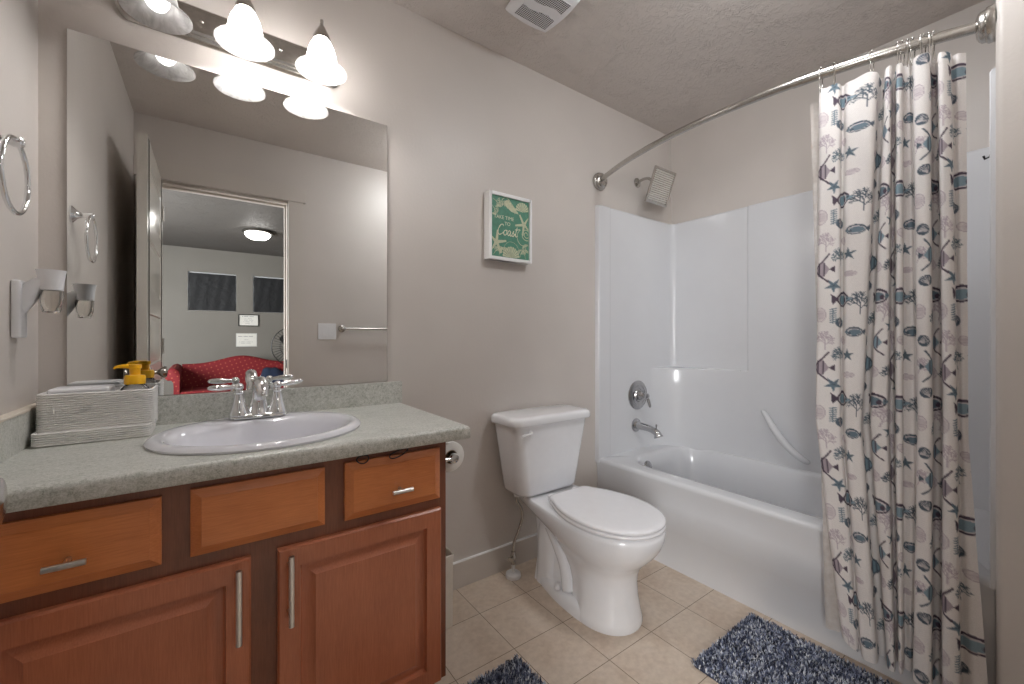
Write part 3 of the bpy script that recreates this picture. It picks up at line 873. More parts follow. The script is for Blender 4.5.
def egg(yf, ym, yb, hw, wr, z, n=20, rb=0.03, pw=1.0, sm=False):
    """closed outline symmetric about TX: elliptic nose at yf, widest hw at ym, tapering to wr at yb"""
    R_ = []
    for i in range(n + 1):
        a = PI / 2 * i / n
        R_.append((hw * math.sin(a) ** pw, ym - (ym - yf) * math.cos(a)))
    m = 10
    for i in range(1, m + 1):
        t = i / m; s_ = t * t * (3 - 2 * t) if sm else t * t
        R_.append((hw + (wr - hw) * s_, ym + (yb - rb - ym) * t))
    for i in range(1, 7):
        a = PI / 2 * i / 6
        R_.append((wr - rb + rb * math.cos(a), yb - rb + rb * math.sin(a)))
    left = [(TX - x, y, z) for x, y in R_[::-1]]
    right = [(TX + x, y, z) for x, y in R_[1:]]
    return right[::1] and ([(TX + x, y, z) for x, y in R_] + [(TX - x, y, z) for x, y in R_[::-1][:-1]])


bw = MB()
# front pedestal flaring into the bowl; (z, front, widest, back, half width, rear half width)
bl = [(0.000, 0.988, 1.14, 1.26, 0.126, 0.095), (0.010, 0.985, 1.14, 1.26, 0.129, 0.098), (0.030, 0.988, 1.14, 1.255, 0.126, 0.095), (0.060, 0.995, 1.14, 1.245, 0.119, 0.092), (0.110, 1.003, 1.14, 1.245, 0.112, 0.092), (0.160, 1.005, 1.14, 1.255, 0.109, 0.096),
      (0.195, 1.000, 1.13, 1.275, 0.112, 0.099), (0.225, 0.985, 1.13, 1.31, 0.123, 0.100), (0.255, 0.958, 1.12, 1.36, 0.141, 0.098), (0.285, 0.930, 1.12, 1.43, 0.158, 0.098), (0.315, 0.909, 1.12, 1.51, 0.170, 0.106), (0.345, 0.897, 1.12, 1.58, 0.177, 0.114), (0.370, 0.893, 1.12, 1.59, 0.180, 0.118), (0.384, 0.896, 1.12, 1.59, 0.178, 0.118), (0.388, 0.904, 1.12, 1.585, 0.172, 0.112)]
bw.loft([egg(a[1], a[2], a[3], a[4], a[5], a[0], pw=0.9, sm=(a[0] < 0.2)) for a in bl])
# recessed web, rounded rear column and foot flange
bw.loft([rrect(TX - h_, TX + h_, 1.12, 1.50, 0.03, z, 6) for z, h_ in ((0.0, 0.085), (0.10, 0.068), (0.20, 0.068), (0.30, 0.08), (0.36, 0.09))])
bw.loft([rrect(TX - h_, TX + h_, y0_, y1_, min(0.055, (y1_ - y0_) / 2 - 0.002), z, 8) for z, h_, y0_, y1_ in ((0.0, 0.092, 1.33, 1.495), (0.04, 0.090, 1.34, 1.492), (0.10, 0.087, 1.355, 1.49), (0.17, 0.086, 1.345, 1.49), (0.23, 0.084, 1.36, 1.488), (0.27, 0.080, 1.375, 1.485), (0.30, 0.072, 1.39, 1.48), (0.318, 0.060, 1.41, 1.47))])
bw.loft([egg(0.988 + d, 1.18, 1.505 - d, 0.129 - d, 0.078 - d, z, pw=0.9, rb=0.03) for z, d in ((0.0, 0.001), (0.012, 0.0), (0.035, 0.004), (0.046, 0.014), (0.050, 0.03))])
for sg in (-1, 1):
    path = spline([(TX + sg * 0.066, 1.385, 0.27), (TX + sg * 0.070, 1.33, 0.21), (TX + sg * 0.072, 1.285, 0.14), (TX + sg * 0.078, 1.26, 0.05)], 6)
    bw.tube(path, 0.030, 14)
bo = bw.build('bowl', 'porcelain', toi, smooth=60)
for sg in (-1, 1):
    MB().lathe([(0.014, 0), (0.015, 0.006), (0.013, 0.014), (0.008, 0.019), (0.0, 0.020)], (TX + sg * 0.108, 1.300, 0.0495), n=16).build('bolt_cap', 'plastic', bo)
def slab(name, prof, mat, parent):
    mb = MB().loft([egg(0.892 + d, 1.12, 1.356 - d * 0.5, 0.180 - d, 0.122 - d, z, pw=0.90, rb=0.035) for z, d in prof])
    return mb.build(name, mat, parent, smooth=60)
slab('seat', [(0.391, 0.006), (0.393, 0.001), (0.398, 0.0), (0.403, 0.001), (0.405, 0.006)], 'seat', toi)
slab('lid', [(0.4075, 0.006), (0.4095, 0.001), (0.414, 0.0), (0.419, 0.001), (0.422, 0.006), (0.4235, 0.02), (0.4245, 0.06)], 'seat', toi)
for sg in (-1, 1):
    MB().loft([rrect(TX + sg * 0.072 - 0.02, TX + sg * 0.072 + 0.02, 1.347, 1.383, 0.008, z) for z in (0.387, 0.410)] + [rrect(TX + sg * 0.072 - 0.016, TX + sg * 0.072 + 0.016, 1.351, 1.379, 0.008, 0.414)]).build('seat_hinge', 'seat', toi)
# tank
tk = MB(); TKX = 1.268
tl_ = []
for z, f in ((0.392, 0.0), (0.397, 0.03), (0.410, 0.07), (0.50, 0.34), (0.60, 0.64), (0.70, 0.95), (0.716, 1.0)):
    ins = 0.02 if z == 0.392 else (0.006 if z == 0.397 else 0)
    tl_.append(rrect(TKX - 0.168 - 0.056 * f + ins, TKX + 0.168 + 0.056 * f - ins, 1.440 - 0.022 * f + ins, 1.606 - ins, 0.045, z, 8, bow=0.014))
tk.loft(tl_)
tank = tk.build('tank', 'porcelain', toi, smooth=60)
tlid = MB().loft([rrect(TKX - 0.240 + d, TKX + 0.240 - d, 1.402 + d, 1.612 - d * 0.4, 0.045, z, 8, bow=0.012) for z, d in ((0.715, 0.010), (0.717, 0.002), (0.722, 0.0), (0.741, 0.001), (0.749, 0.005), (0.753, 0.013), (0.755, 0.03))])
tlid.build('tank_lid', 'porcelain', toi, smooth=60)
fl = MB().lathe([(0.0, 0), (0.012, 0), (0.012, 0.006), (0.007, 0.009), (0.0, 0.009)], (TKX - 0.145, 1.416, 0.684), (0, -1, 0), n=18)
fl.tube([(TKX - 0.145, 1.404, 0.684), (TKX - 0.16, 1.401, 0.684), (TKX - 0.185, 1.400, 0.682), (TKX - 0.200, 1.401, 0.680)], [0.007, 0.007, 0.008, 0.006], 12, flat=0.6)
fl.build('flush_lever', 'plastic', toi)
for sg in (-1, 1):
    MB().tube([(TX + sg * 0.125, 1.50, 0.392), (TX + sg * 0.125, 1.50, 0.372)], 0.010, 8).build('tank_bolt', 'bronze', tank)

# supply line
sx, sy = 1.127, 1.545
su = empty('water_supply_line', (sx, sy, 0), 'braided water hose with shut-off valve rising from a white floor collar to the toilet', 'hose')
MB().lathe([(0.012, 0.0005), (0.034, 0.0005), (0.036, 0.006), (0.034, 0.018), (0.026, 0.024), (0.014, 0.024)], (sx, sy, 0), cap0=True, cap1=True).build('floor_collar', 'plastic', su)
MB().tube([(sx, sy, 0.020), (sx, sy, 0.062)], 0.0078, 12).build('stub_pipe', 'plastic', su)
vb = MB().lathe([(0.0115, 0.060), (0.0115, 0.074), (0.009, 0.076), (0.011, 0.080), (0.013, 0.086), (0.013, 0.100), (0.010, 0.106), (0.010, 0.118), (0.0, 0.118)], (sx, sy, 0), cap0=True)
vb.tube([(sx, sy, 0.092), (sx - 0.022, sy - 0.012, 0.092)], 0.006, 10)
vb.lathe([(0.0, 0), (0.0165, 0.0), (0.0165, 0.006), (0.0, 0.006)], (sx - 0.022, sy - 0.012, 0.092), (-0.87, -0.5, 0), n=10, sx=1.0, sy=0.62)
vb.build('shutoff_valve', 'nickel', su)
hp = spline([(sx, sy, 0.118), (sx + 0.004, sy, 0.155), (sx + 0.035, sy + 0.004, 0.205), (sx + 0.055, sy + 0.005, 0.26), (sx + 0.045, sy + 0.003, 0.31), (sx + 0.020, sy, 0.345), (sx + 0.020, sy - 0.002, 0.372)], 8)
MB().tube(hp, [0.0062 + 0.0005 * (k % 2) for k in range(len(hp))], 12).build('braided_hose', 'bronze', su)
MB().lathe([(0.0, 0.366), (0.013, 0.366), (0.015, 0.372), (0.015, 0.390), (0.0, 0.391)], (sx + 0.020, sy - 0.002, 0), n=12).build('coupling_nut', 'plastic', su)

# ------------------------------------------------------------------ waste bin and toilet paper beside the vanity
wbx0, wbx1, wby0, wby1 = 0.578, 0.752, 1.412, 1.600
bn = MB()
Lb = [rrect(wbx0 + d, wbx1 - d, wby0 + d, wby1 - d, 0.012, z, 4) for z, d in ((0.001, 0.002), (0.20, 0.001), (0.262, 0.0), (0.262, -0.002), (0.274, -0.002), (0.276, 0.0), (0.274, 0.004), (0.20, 0.005), (0.006, 0.007))]
bn.loft(Lb)
bo_ = bn.build('waste_bin', 'bin', origin=(0.65, 1.5, 0), smooth=35)
tag(bo_, 'slim off-white waste bin on the floor behind the vanity side', 'waste bin')
tpx, tpz = CX1 + 0.056, 0.722
tph = empty('toilet_paper_holder', (CX1, 1.24, tpz), 'chrome toilet paper holder on the right side of the vanity', 'paper holder')
MB().tube([(tpx, 1.165, tpz), (tpx, 1.300, tpz)], 0.010, 14).lathe([(0.0, 0), (0.012, 0), (0.0155, 0.004), (0.0165, 0.010), (0.013, 0.016), (0.0, 0.018)], (tpx, 1.168, tpz), (0, -1, 0)).build('roller', 'chrome', tph)
for y in (1.158, 1.306):
    mb = MB().tube([(CX1 + 0.001, y, tpz), (tpx, y, tpz)], 0.006, 10).lathe([(0.0, 0), (0.020, 0), (0.018, 0.006), (0.009, 0.012), (0.0, 0.012)], (CX1 + 0.0005, y, tpz), (1, 0, 0))
    mb.build('bracket', 'chrome', tph)
rl = MB().lathe([(0.0215, 0), (0.0455, 0), (0.047, 0.0015), (0.047, 0.1085), (0.0455, 0.110), (0.0215, 0.110), (0.0215, 0.0)], (tpx, 1.178, tpz), (0, 1, 0), n=36)
ro = rl.build('toilet_paper_roll', 'paper', origin=(tpx, 1.178, tpz), smooth=50)
tag(ro, 'white toilet paper roll on the chrome holder under the counter end', 'toilet paper')
MB().lathe([(0.0195, -0.0005), (0.0213, -0.0005), (0.0213, 0.1105), (0.0195, 0.1105), (0.0195, -0.0005)], (tpx, 1.178, tpz), (0, 1, 0), n=30).build('cardboard_tube', 'liner_tube', ro)

# ------------------------------------------------------------------ framed print
px0, px1, pz0, pz1, pyf = 1.019, 1.266, 1.459, 1.768, 1.580
pic = empty('framed_print', (px0, YW, pz0), 'white framed green seashell print on the wall above the toilet', 'picture')
fr = MB(); fw = 0.014
for q in ((px0, px0 + fw, pz0, pz1), (px1 - fw, px1, pz0, pz1)): fr.box(q[0], q[1], pyf, YW - 0.0005, q[2], q[3])
for q in ((pz0, pz0 + fw), (pz1 - fw, pz1)): fr.box(px0 + fw, px1 - fw, pyf, YW - 0.0005, q[0], q[1])
fr.build('frame', 'frame_white', pic, bevel=0.0012)
ya = pyf + 0.009
ax0, ax1, az0, az1 = px0 + fw, px1 - fw, pz0 + fw, pz1 - fw
AW, AH = ax1 - ax0, az1 - az0
MB().box(ax0 + 0.0002, ax1 - 0.0002, ya, ya + 0.004, az0 + 0.0002, az1 - 0.0002).build('print', 'green', pic)
sh = MB(); yp = ya - 0.0006


def P2(u, v): return (ax0 + min(max(u, 0.01), 0.99) * AW, yp, az1 - min(max(v, 0.01), 0.99) * AH)
SHN = [0]
def poly2(pts):
    SHN[0] += 1
    sh.loft([[(a, b - SHN[0] * 1.2e-6, c) for a, b, c in (P2(*p) for p in pts)]], True, False)
def line2(p, q, wd):
    dx, dy = (q[0] - p[0]) * AW, (q[1] - p[1]) * AH; l = math.hypot(dx, dy) or 1; nx, ny = -dy / l * wd / 2, dx / l * wd / 2
    poly2([(p[0] + nx / AW, p[1] + ny / AH), (q[0] + nx / AW, q[1] + ny / AH), (q[0] - nx / AW, q[1] - ny / AH), (p[0] - nx / AW, p[1] - ny / AH)])
def star2(cu, cv, R0, r0, rot):
    for k in range(5):
        a = rot + 2 * PI * k / 5
        f = lambda ang, rr: (cu + rr * math.cos(ang) / AW, cv + rr * math.sin(ang) / AH)
        poly2([(cu, cv), f(a - 0.62, r0), f(a - 0.08, R0), f(a + 0.08, R0), f(a + 0.62, r0)])
def coral2(u, v, ang, ln, d):
    u2, v2 = u + math.cos(ang) * ln / AW, v + math.sin(ang) * ln / AH
    line2((u, v), (u2, v2), 0.0016)
    if d:
        for s_ in (-0.5, 0.12, 0.6): coral2(u + (u2 - u) * (0.6 + 0.2 * s_), v + (v2 - v) * (0.6 + 0.2 * s_), ang + s_ * 1.3, ln * 0.66, d - 1)
def shell2(cu, cv, R0, n=9):
    for k in range(n):
        a = PI + PI * k / n; b = PI + PI * (k + 0.8) / n
        poly2([(cu, cv + 0.02), (cu + R0 * math.cos(a) / AW, cv + R0 * math.sin(a) / AH), (cu + R0 * 1.04 * math.cos((a + b) / 2) / AW, cv + R0 * 1.04 * math.sin((a + b) / 2) / AH), (cu + R0 * math.cos(b) / AW, cv + R0 * math.sin(b) / AH)])
def ring2(cu, cv, R0, wd, a0=0, a1=2 * PI, n=18, spiral=1.0):
    pv = None
    for k in range(n + 1):
        a = a0 + (a1 - a0) * k / n; rr = R0 * (1 - (1 - spiral) * k / n)
        p = (cu + rr * math.cos(a) / AW, cv + rr * math.sin(a) / AH)
        if pv: line2(pv, p, wd)
        pv = p
star2(0.86, 0.40, 0.052, 0.011, 2.95); star2(0.14, 0.76, 0.056, 0.013, -1.45)
shell2(0.52, 0.98, 0.048, 11); shell2(0.82, 0.17, 0.040, 9); ring2(0.52, 0.88, 0.044, 0.0014)
ring2(0.93, 0.56, 0.032, 0.004, 0, 4.2 * PI, 44, 0.15); ring2(0.86, 0.62, 0.040, 0.003, 1.2, 4.2)
for pu, pv_, an in ((0.05, 0.06, 0.5), (0.2, 0.02, 1.2), (0.03, 0.17, 0.9), (0.06, 0.97, -0.9), (0.2, 0.98, -1.4), (0.33, 0.99, -1.7), (0.9, 0.98, -1.7), (0.75, 0.98, -1.3), (0.97, 0.88, -2.2)):
    coral2(pu, pv_, an, 0.030, 3)
for k in range(6):   # conch at the top
    ring2(0.38 + 0.055 * k, 0.09 + 0.028 * k, 0.024 - 0.003 * k, 0.0035, 2.6, 5.9, 10)
poly2([(0.33, 0.06), (0.45, 0.05), (0.58, 0.14), (0.72, 0.24), (0.52, 0.22), (0.36, 0.14)])
shb = sh.build('seashell_border', 'gold', pic, smooth=0)


def text_mesh(body, size, cu, cv, mat, parent, name='lettering', shear=0.0):
    cd = bpy.data.curves.new('t', 'FONT'); cd.body = body; cd.size = size; cd.align_x = 'CENTER'; cd.align_y = 'CENTER'; cd.extrude = 0.0003; cd.shear = shear
    o = bpy.data.objects.new('t', cd); C.objects.link(o)
    bpy.context.view_layer.update()
    me = bpy.data.meshes.new_from_object(o.evaluated_get(bpy.context.evaluated_depsgraph_get()))
    bpy.data.objects.remove(o)
    c = V(P2(cu, cv)) - world_origin(parent)
    for v_ in me.vertices: v_.co = (c.x + v_.co.x, c.y - 0.0004 - v_.co.z * 0.5, c.z + v_.co.y)
    me.materials.clear(); me.materials.append(M[mat])
    o = bpy.data.objects.new(name, me); C.objects.link(o); o.parent = parent
    return o


text_mesh('TAKE TIME', 0.0235, 0.33, 0.345, 'cream_print', pic)
text_mesh('TO', 0.0235, 0.42, 0.440, 'cream_print', pic)
# 'Coast' as a brush script
cs = MB()
U = 0.0120
strokes = [
    [(2.3, 3.6), (1.9, 4.2), (1.0, 3.9), (0.2, 2.4), (0.1, 1.0), (0.9, 0.1), (2.0, 0.6), (2.8, 1.3)],
    [(3.6, 2.2), (2.9, 1.6), (2.9, 0.5), (3.6, 0.1), (4.2, 0.8), (4.1, 1.8), (3.6, 2.2), (4.4, 1.9)],
    [(5.9, 1.9), (5.2, 2.1), (4.7, 1.2), (4.9, 0.3), (5.5, 0.4), (6.0, 1.9), (5.9, 0.6), (6.3, 0.1), (6.8, 0.8)],
    [(6.8, 0.8), (7.4, 2.3), (7.3, 1.7), (7.8, 0.8), (7.4, 0.1), (6.8, 0.3), (7.6, 0.3), (8.3, 1.2)],
    [(8.9, 4.0), (8.6, 2.4), (8.5, 0.8), (8.9, 0.1), (9.5, 0.7)],
    [(7.9, 2.9), (9.0, 3.0), (10.2, 3.3)],
]
cO = V(P2(0.16, 0.635))
for st in strokes:
    q = spline([(a, b) for a, b in st], 6)
    p3 = [(cO.x + (a + 0.15 * b) * U, yp - 0.0007, cO.z + b * U) for a, b in q]
    n_ = len(p3)
    cs.tube(p3, [0.0016 + 0.0010 * abs(math.sin(PI * k / 9)) for k in range(n_)], 6)
me_c = cs.build('lettering', 'cream_print', pic)
co = me_c.data
for v_ in co.vertices: v_.co.y = (v_.co.y + (YW - yp + 0.0007)) * 0.15 - (YW - yp + 0.0007)

# ------------------------------------------------------------------ bathtub and surround
TX0, TXI, TY0, TY1, RZ = 1.762, 2.458, YS + 0.009, YW - 0.028, 0.4235
tub = empty('bathtub', (2.1, 0.88, 0), 'white one-piece bathtub with tall surround walls in the alcove', 'bathtub')
tm = MB()
# basin: rounded rectangular loops from the apron foot over the rim into the well
def trr(x0, x1, y0, y1, r, z, n=8): return rrect(x0, x1, y0, y1, r, z, n)
bx0, bx1, by0, by1 = 1.878, 2.425, 0.27, 1.495
out = [trr(TX0 + 0.018, XR - 0.002, YS + 0.001, YW - 0.001, 0.004, 0.0), trr(TX0 + 0.016, XR - 0.002, YS + 0.001, YW - 0.001, 0.004, 0.180),
       trr(TX0 + 0.008, XR - 0.002, YS + 0.001, YW - 0.001, 0.004, 0.187), trr(TX0 + 0.013, XR - 0.002, YS + 0.001, YW - 0.001, 0.004, 0.30), trr(TX0 + 0.008, XR - 0.002, YS + 0.001, YW - 0.001, 0.004, 0.375),
       trr(TX0 + 0.001, XR - 0.002, YS + 0.001, YW - 0.001, 0.004, 0.400), trr(TX0 + 0.000, XR - 0.002, YS + 0.001, YW - 0.001, 0.004, 0.412), trr(TX0 + 0.006, XR - 0.002, YS + 0.001, YW - 0.001, 0.004, 0.421), trr(TX0 + 0.018, XR - 0.002, YS + 0.001, YW - 0.001, 0.004, RZ + 0.001),
       trr(bx0 - 0.030, bx1 + 0.012, by0 - 0.02, by1 + 0.030, 0.17, RZ - 0.002), trr(bx0 - 0.010, bx1 + 0.006, by0 - 0.008, by1 + 0.012, 0.16, RZ - 0.006), trr(bx0, bx1, by0, by1, 0.155, RZ - 0.018),
       trr(bx0 + 0.010, bx1 - 0.01, by0 + 0.03, by1 - 0.008, 0.15, 0.33), trr(bx0 + 0.035, bx1 - 0.035, by0 + 0.10, by1 - 0.03, 0.12, 0.18), trr(bx0 + 0.060, bx1 - 0.06, by0 + 0.16, by1 - 0.055, 0.12, 0.11), trr(bx0 + 0.10, bx1 - 0.10, by0 + 0.21, by1 - 0.10, 0.09, 0.085)]
tm.loft(out, True, True)
tubm = tm.build('tub', 'tub', tub, smooth=55)
# surround walls
def path_lo(n=14):
    p = [(TX0 - 0.005, YW - 0.0005), (TX0 - 0.005, YW - 0.026), (TX0 - 0.002, YW - 0.029), (1.85, YW - 0.029), (1.855, YW - 0.026)]
    ex, ey = 0.235, 0.46
    for i in range(n + 1):
        a = PI / 2 * i / n
        p.append((TXI - ex + ex * math.sin(a), YW - 0.026 - ey + ey * math.cos(a)))
    return p
def path_hi(n=14):
    p = [(TX0 - 0.005, YW - 0.0005), (TX0 - 0.005, YW - 0.026), (TX0 - 0.002, YW - 0.029), (1.85, YW - 0.029), (1.855, YW - 0.026)]
    r = 0.035
    for i in range(n + 1):
        a = PI / 2 * i / n
        p.append((TXI + 0.008 - r + r * math.sin(a), YW - 0.026 - r + r * math.cos(a)))
    return p
def tail(lo):
    p = []
    for y in (1.16, 1.128): p.append((TXI + (0 if lo else 0.008), y))
    p += [(TXI, 1.118), (TXI, 0.90), (TXI, 0.60), (TXI, 0.40)]
    for i in range(9):
        a = PI / 2 * i / 8
        p.append((TXI - 0.035 + 0.035 * math.cos(a), TY0 + 0.035 - 0.035 * math.sin(a)))
    p += [(1.852, TY0), (1.848, TY0 + 0.003), (TX0 - 0.002, TY0 + 0.003), (TX0 - 0.005, TY0), (TX0 - 0.005, YS + 0.0005)]
    return p
lo_ = path_lo() + tail(True); hi_ = path_hi() + tail(False)
Ls = []
for z, f in ((0.402, 0), (0.60, 0), (0.80, 0), (0.895, 0), (0.905, 0.02), (0.910, 0.06), (0.912, 0.95), (0.918, 1), (1.2, 1), (1.6, 1), (1.838, 1)):
    Ls.append([(a[0] * (1 - f) + b[0] * f, a[1] * (1 - f) + b[1] * f, z) for a, b in zip(lo_, hi_)])
ctr = V((2.1, 0.88, 0))
def toward(p, d):     # push the profile outward to the walls for the top return
    x, y = p
    nx = min(XR - 0.0005, x + d) if x > 2.2 else x
    ny = y
    if y > 1.45: ny = min(YW - 0.0005, y + d)
    if y < 0.24: ny = max(YS + 0.0005, y - d)
    return nx, ny
Ls.append([(*toward((p[0], p[1]), 0.004), 1.845) for p in Ls[-1]])
Ls.append([(*toward((p[0], p[1]), 0.05), 1.846) for p in Ls[-2]])
sm = MB().loft(Ls, False, False, closed=False)
sur = sm.build('surround', 'tub', tub, smooth=24)
# moulded grab bar on the long wall
gp = spline([(TXI - 0.002, 1.045, 0.700), (TXI - 0.018, 1.020, 0.682), (TXI - 0.040, 0.975, 0.625), (TXI - 0.045, 0.925, 0.560), (TXI - 0.036, 0.870, 0.503), (TXI - 0.016, 0.835, 0.474), (TXI - 0.002, 0.822, 0.468)], 6)
MB().tube(gp, [0.006 + 0.013 * math.sin(PI * k / (len(gp) - 1)) ** 0.6 for k in range(len(gp))], 14).build('grab_bar', 'tub', tub)
yw_ = YW - 0.0262
MB().lathe([(0.0, 0), (0.036, 0), (0.036, 0.004), (0.031, 0.012), (0.012, 0.015), (0.0, 0.015)], (2.045, 1.4895, 0.352), (0, -1, 0.08)).build('overflow_plate', 'tub_chrome', tub)

sv = empty('shower_valve', (2.10, yw_, 0.752), 'round chrome shower valve with a small lever above the tub spout', 'shower valve')
MB().lathe([(0.0, 0), (0.087, 0), (0.088, 0.004), (0.082, 0.010), (0.060, 0.013), (0.056, 0.010), (0.040, 0.011), (0.034, 0.018), (0.0, 0.020)], (2.10, yw_, 0.752), (0, -1, 0), n=36).build('escutcheon', 'tub_chrome', sv)
MB().lathe([(0.029, 0.016), (0.029, 0.030), (0.022, 0.040), (0.014, 0.052), (0.013, 0.060), (0.017, 0.064), (0.017, 0.074), (0.010, 0.079), (0.0, 0.080)], (2.10, yw_, 0.752), (0, -1, 0)).tube(spline([(2.10, yw_ - 0.068, 0.748), (2.108, yw_ - 0.072, 0.732), (2.116, yw_ - 0.076, 0.700), (2.118, yw_ - 0.078, 0.684)], 4), [0.005, 0.005, 0.006, 0.0075, 0.0085, 0.009, 0.009, 0.009, 0.009, 0.0085, 0.008, 0.006, 0.003][:13], 12).build('lever', 'tub_chrome', sv)
ts = MB().lathe([(0.0, 0), (0.040, 0), (0.040, 0.006), (0.032, 0.010), (0.028, 0.014), (0.024, 0.018), (0.0, 0.019)], (2.085, yw_, 0.572), (0, -1, 0))
pp = spline([(2.085, yw_ - 0.01, 0.572), (2.085, yw_ - 0.06, 0.570), (2.085, yw_ - 0.11, 0.564), (2.085, yw_ - 0.147, 0.549), (2.085, yw_ - 0.160, 0.526)], 6)
ts.tube(pp, [0.0235 - 0.004 * math.sin(PI * k / (len(pp) - 1)) + (0.003 if k > len(pp) - 4 else 0) for k in range(len(pp))], 16)
ts.tube([(2.085, yw_ - 0.143, 0.565), (2.085, yw_ - 0.143, 0.590)], 0.0035, 8).sphere((2.085, yw_ - 0.143, 0.593), 0.0062, 10)
tso = ts.build('tub_spout', 'tub_chrome', origin=(2.085, yw_, 0.572))
tag(tso, 'curved chrome tub spout on the end wall below the valve', 'tub spout')

# shower head
shh = empty('rain_shower', (2.131, YW, 2.055), 'square brushed nickel rain shower head on an arm above the surround', 'shower head')
MB().lathe([(0.0, 0), (0.030, 0), (0.029, 0.005), (0.018, 0.012), (0.0, 0.012)], (2.131, YW - 0.0003, 2.055), (0, -1, 0)).build('flange', 'nickel', shh)
MB().tube(spline([(2.131, YW - 0.005, 2.055), (2.131, YW - 0.045, 2.063), (2.131, YW - 0.085, 2.056), (2.131, YW - 0.112, 2.030), (2.133, YW - 0.128, 2.006)], 6), 0.0085, 12).build('arm', 'nickel', shh)
hc = V((2.137, 1.462, 1.982)); dn = V((0, 0.072, -0.189)).normalized(); dxv = V((1, 0, 0)); nm = dxv.cross(dn); nm = -nm if nm.y > 0 else nm
hh = MB()
def hp_(a, b, c): return tuple(hc + dxv * a + dn * b + nm * c)
hw_ = 0.099
hh.loft([[hp_(-hw_ + d, -hw_ + d, c), hp_(hw_ - d, -hw_ + d, c), hp_(hw_ - d, hw_ - d, c), hp_(-hw_ + d, hw_ - d, c)] for d, c in ((0.012, -0.010), (0.0, -0.007), (0.0, 0.004), (0.010, 0.004), (0.011, 0.0005))])
hd = hh.build('head_plate', 'nickel', shh, smooth=30)
rb = MB()
for k in range(15):
    b0 = -hw_ + 0.016 + k * (2 * hw_ - 0.030) / 15
    q0, q1 = b0, b0 + 0.0065
    rb.loft([[hp_(-hw_ + 0.014, q0, 0.0), hp_(hw_ - 0.014, q0, 0.0), hp_(hw_ - 0.014, q1, 0.0), hp_(-hw_ + 0.014, q1, 0.0)], [hp_(-hw_ + 0.014, q0, 0.004), hp_(hw_ - 0.014, q0, 0.004), hp_(hw_ - 0.014, q1, 0.004), hp_(-hw_ + 0.014, q1, 0.004)]])
rb.build('nozzle_bars', 'satin', hd)
MB().sphere(tuple(hc - nm * 0.024), 0.018, 16).lathe([(0.016, 0), (0.024, 0.014), (0.03, 0.018), (0.0, 0.019)], tuple(hc - nm * 0.028), tuple(nm)).build('swivel_joint', 'nickel', shh)

# ------------------------------------------------------------------ curved shower rod
RODZ, RX0, BOW = 1.984, 1.785, 0.162
RY0, RY1 = YS, YW
def rod_x(y):
    m = (RY0 + RY1) / 2; h = (RY1 - RY0) / 2
    return RX0 - BOW * (1 - ((y - m) / h) ** 2)
rod = empty('shower_rod', (RX0, 0.88, RODZ), 'curved brushed nickel shower curtain rod across the tub alcove', 'curtain rod')
ys1 = [RY1 - 0.012 - (RY1 - 0.012 - 0.58) * k / 24 for k in range(25)]
ys2 = [0.60 - (0.60 - RY0 - 0.012) * k / 16 for k in range(17)]
MB().tube([(rod_x(y), y, RODZ) for y in ys1], 0.0132, 16).build('inner_rod', 'nickel', rod)
MB().tube([(rod_x(y), y, RODZ) for y in ys2], 0.0155, 16).build('outer_rod', 'nickel', rod)
for y, sg in ((RY1, -1), (RY0, 1)):
    MB().lathe([(0.0, 0), (0.047, 0), (0.049, 0.004), (0.048, 0.017), (0.043, 0.021), (0.042, 0.029), (0.036, 0.035), (0.027, 0.039), (0.0, 0.040)], (RX0, y + sg * 0.0003, RODZ), (-0.02, sg, 0), n=32).build('flange', 'nickel', rod)

# ------------------------------------------------------------------ shower curtain: folds in plan, printed fabric
CF = math.cos(YAW); SF = math.sin(YAW)
# (y at the top, y at mid height, y at the hem, offset from the rod line at the top, at the hem; minus is towards the room)
FOLDS = [(0.5281, 0.5362, 0.4689, 0.0, 0.0),
         (0.5141, 0.5246, 0.4559, -0.012, -0.012),
         (0.4762, 0.4762, 0.4299, -0.01, -0.01),
         (0.4733, 0.4745, 0.4303, 0.012, 0.012),
         (0.467, 0.4708, 0.4256, 0.012, 0.012),
         (0.449, 0.4563, 0.4134, -0.02, -0.02),
         (0.4115, 0.435, 0.3955, -0.028, -0.028),
         (0.3814, 0.4181, 0.3814, -0.02, -0.02),
         (0.3851, 0.425, 0.3863, 0.03, 0.03),
         (0.376, 0.4107, 0.3715, 0.03, 0.03),
         (0.3614, 0.3927, 0.357, -0.02, -0.02),
         (0.3495, 0.3582, 0.3409, -0.025, -0.025),
         (0.3565, 0.3632, 0.3477, 0.028, 0.028),
         (0.351, 0.3532, 0.3422, 0.028, 0.028),
         (0.3372, 0.3383, 0.3298, -0.022, -0.022),
         (0.3266, 0.3245, 0.3224, -0.022, -0.022),
         (0.3274, 0.3252, 0.3231, 0.006, 0.006),
         (0.3161, 0.3035, 0.3119, 0.002, 0.002),
         (0.3111, 0.2975, 0.3069, 0.01, 0.01),
         (0.2992, 0.286, 0.2961, -0.03, -0.03),
         (0.2697, 0.2599, 0.2618, -0.032, -0.032),
         (0.2746, 0.2655, 0.2655, 0.035, 0.035),
         (0.2645, 0.2494, 0.2494, 0.035, 0.035),
         (0.2507, 0.2362, 0.2362, -0.028, -0.028),
         (0.2317, 0.2128, 0.2054, -0.026, -0.026),
         (0.2303, 0.2121, 0.2036, 0.008, 0.008),
         (0.2178, 0.2027, 0.1805, 0.0, 0.0),
         (0.2034, 0.1931, 0.1522, 0.006, 0.006)]


CT, CB = 1.925, 0.082
tile_w, tile_h, px_m = 0.36, 0.325, 0.00125


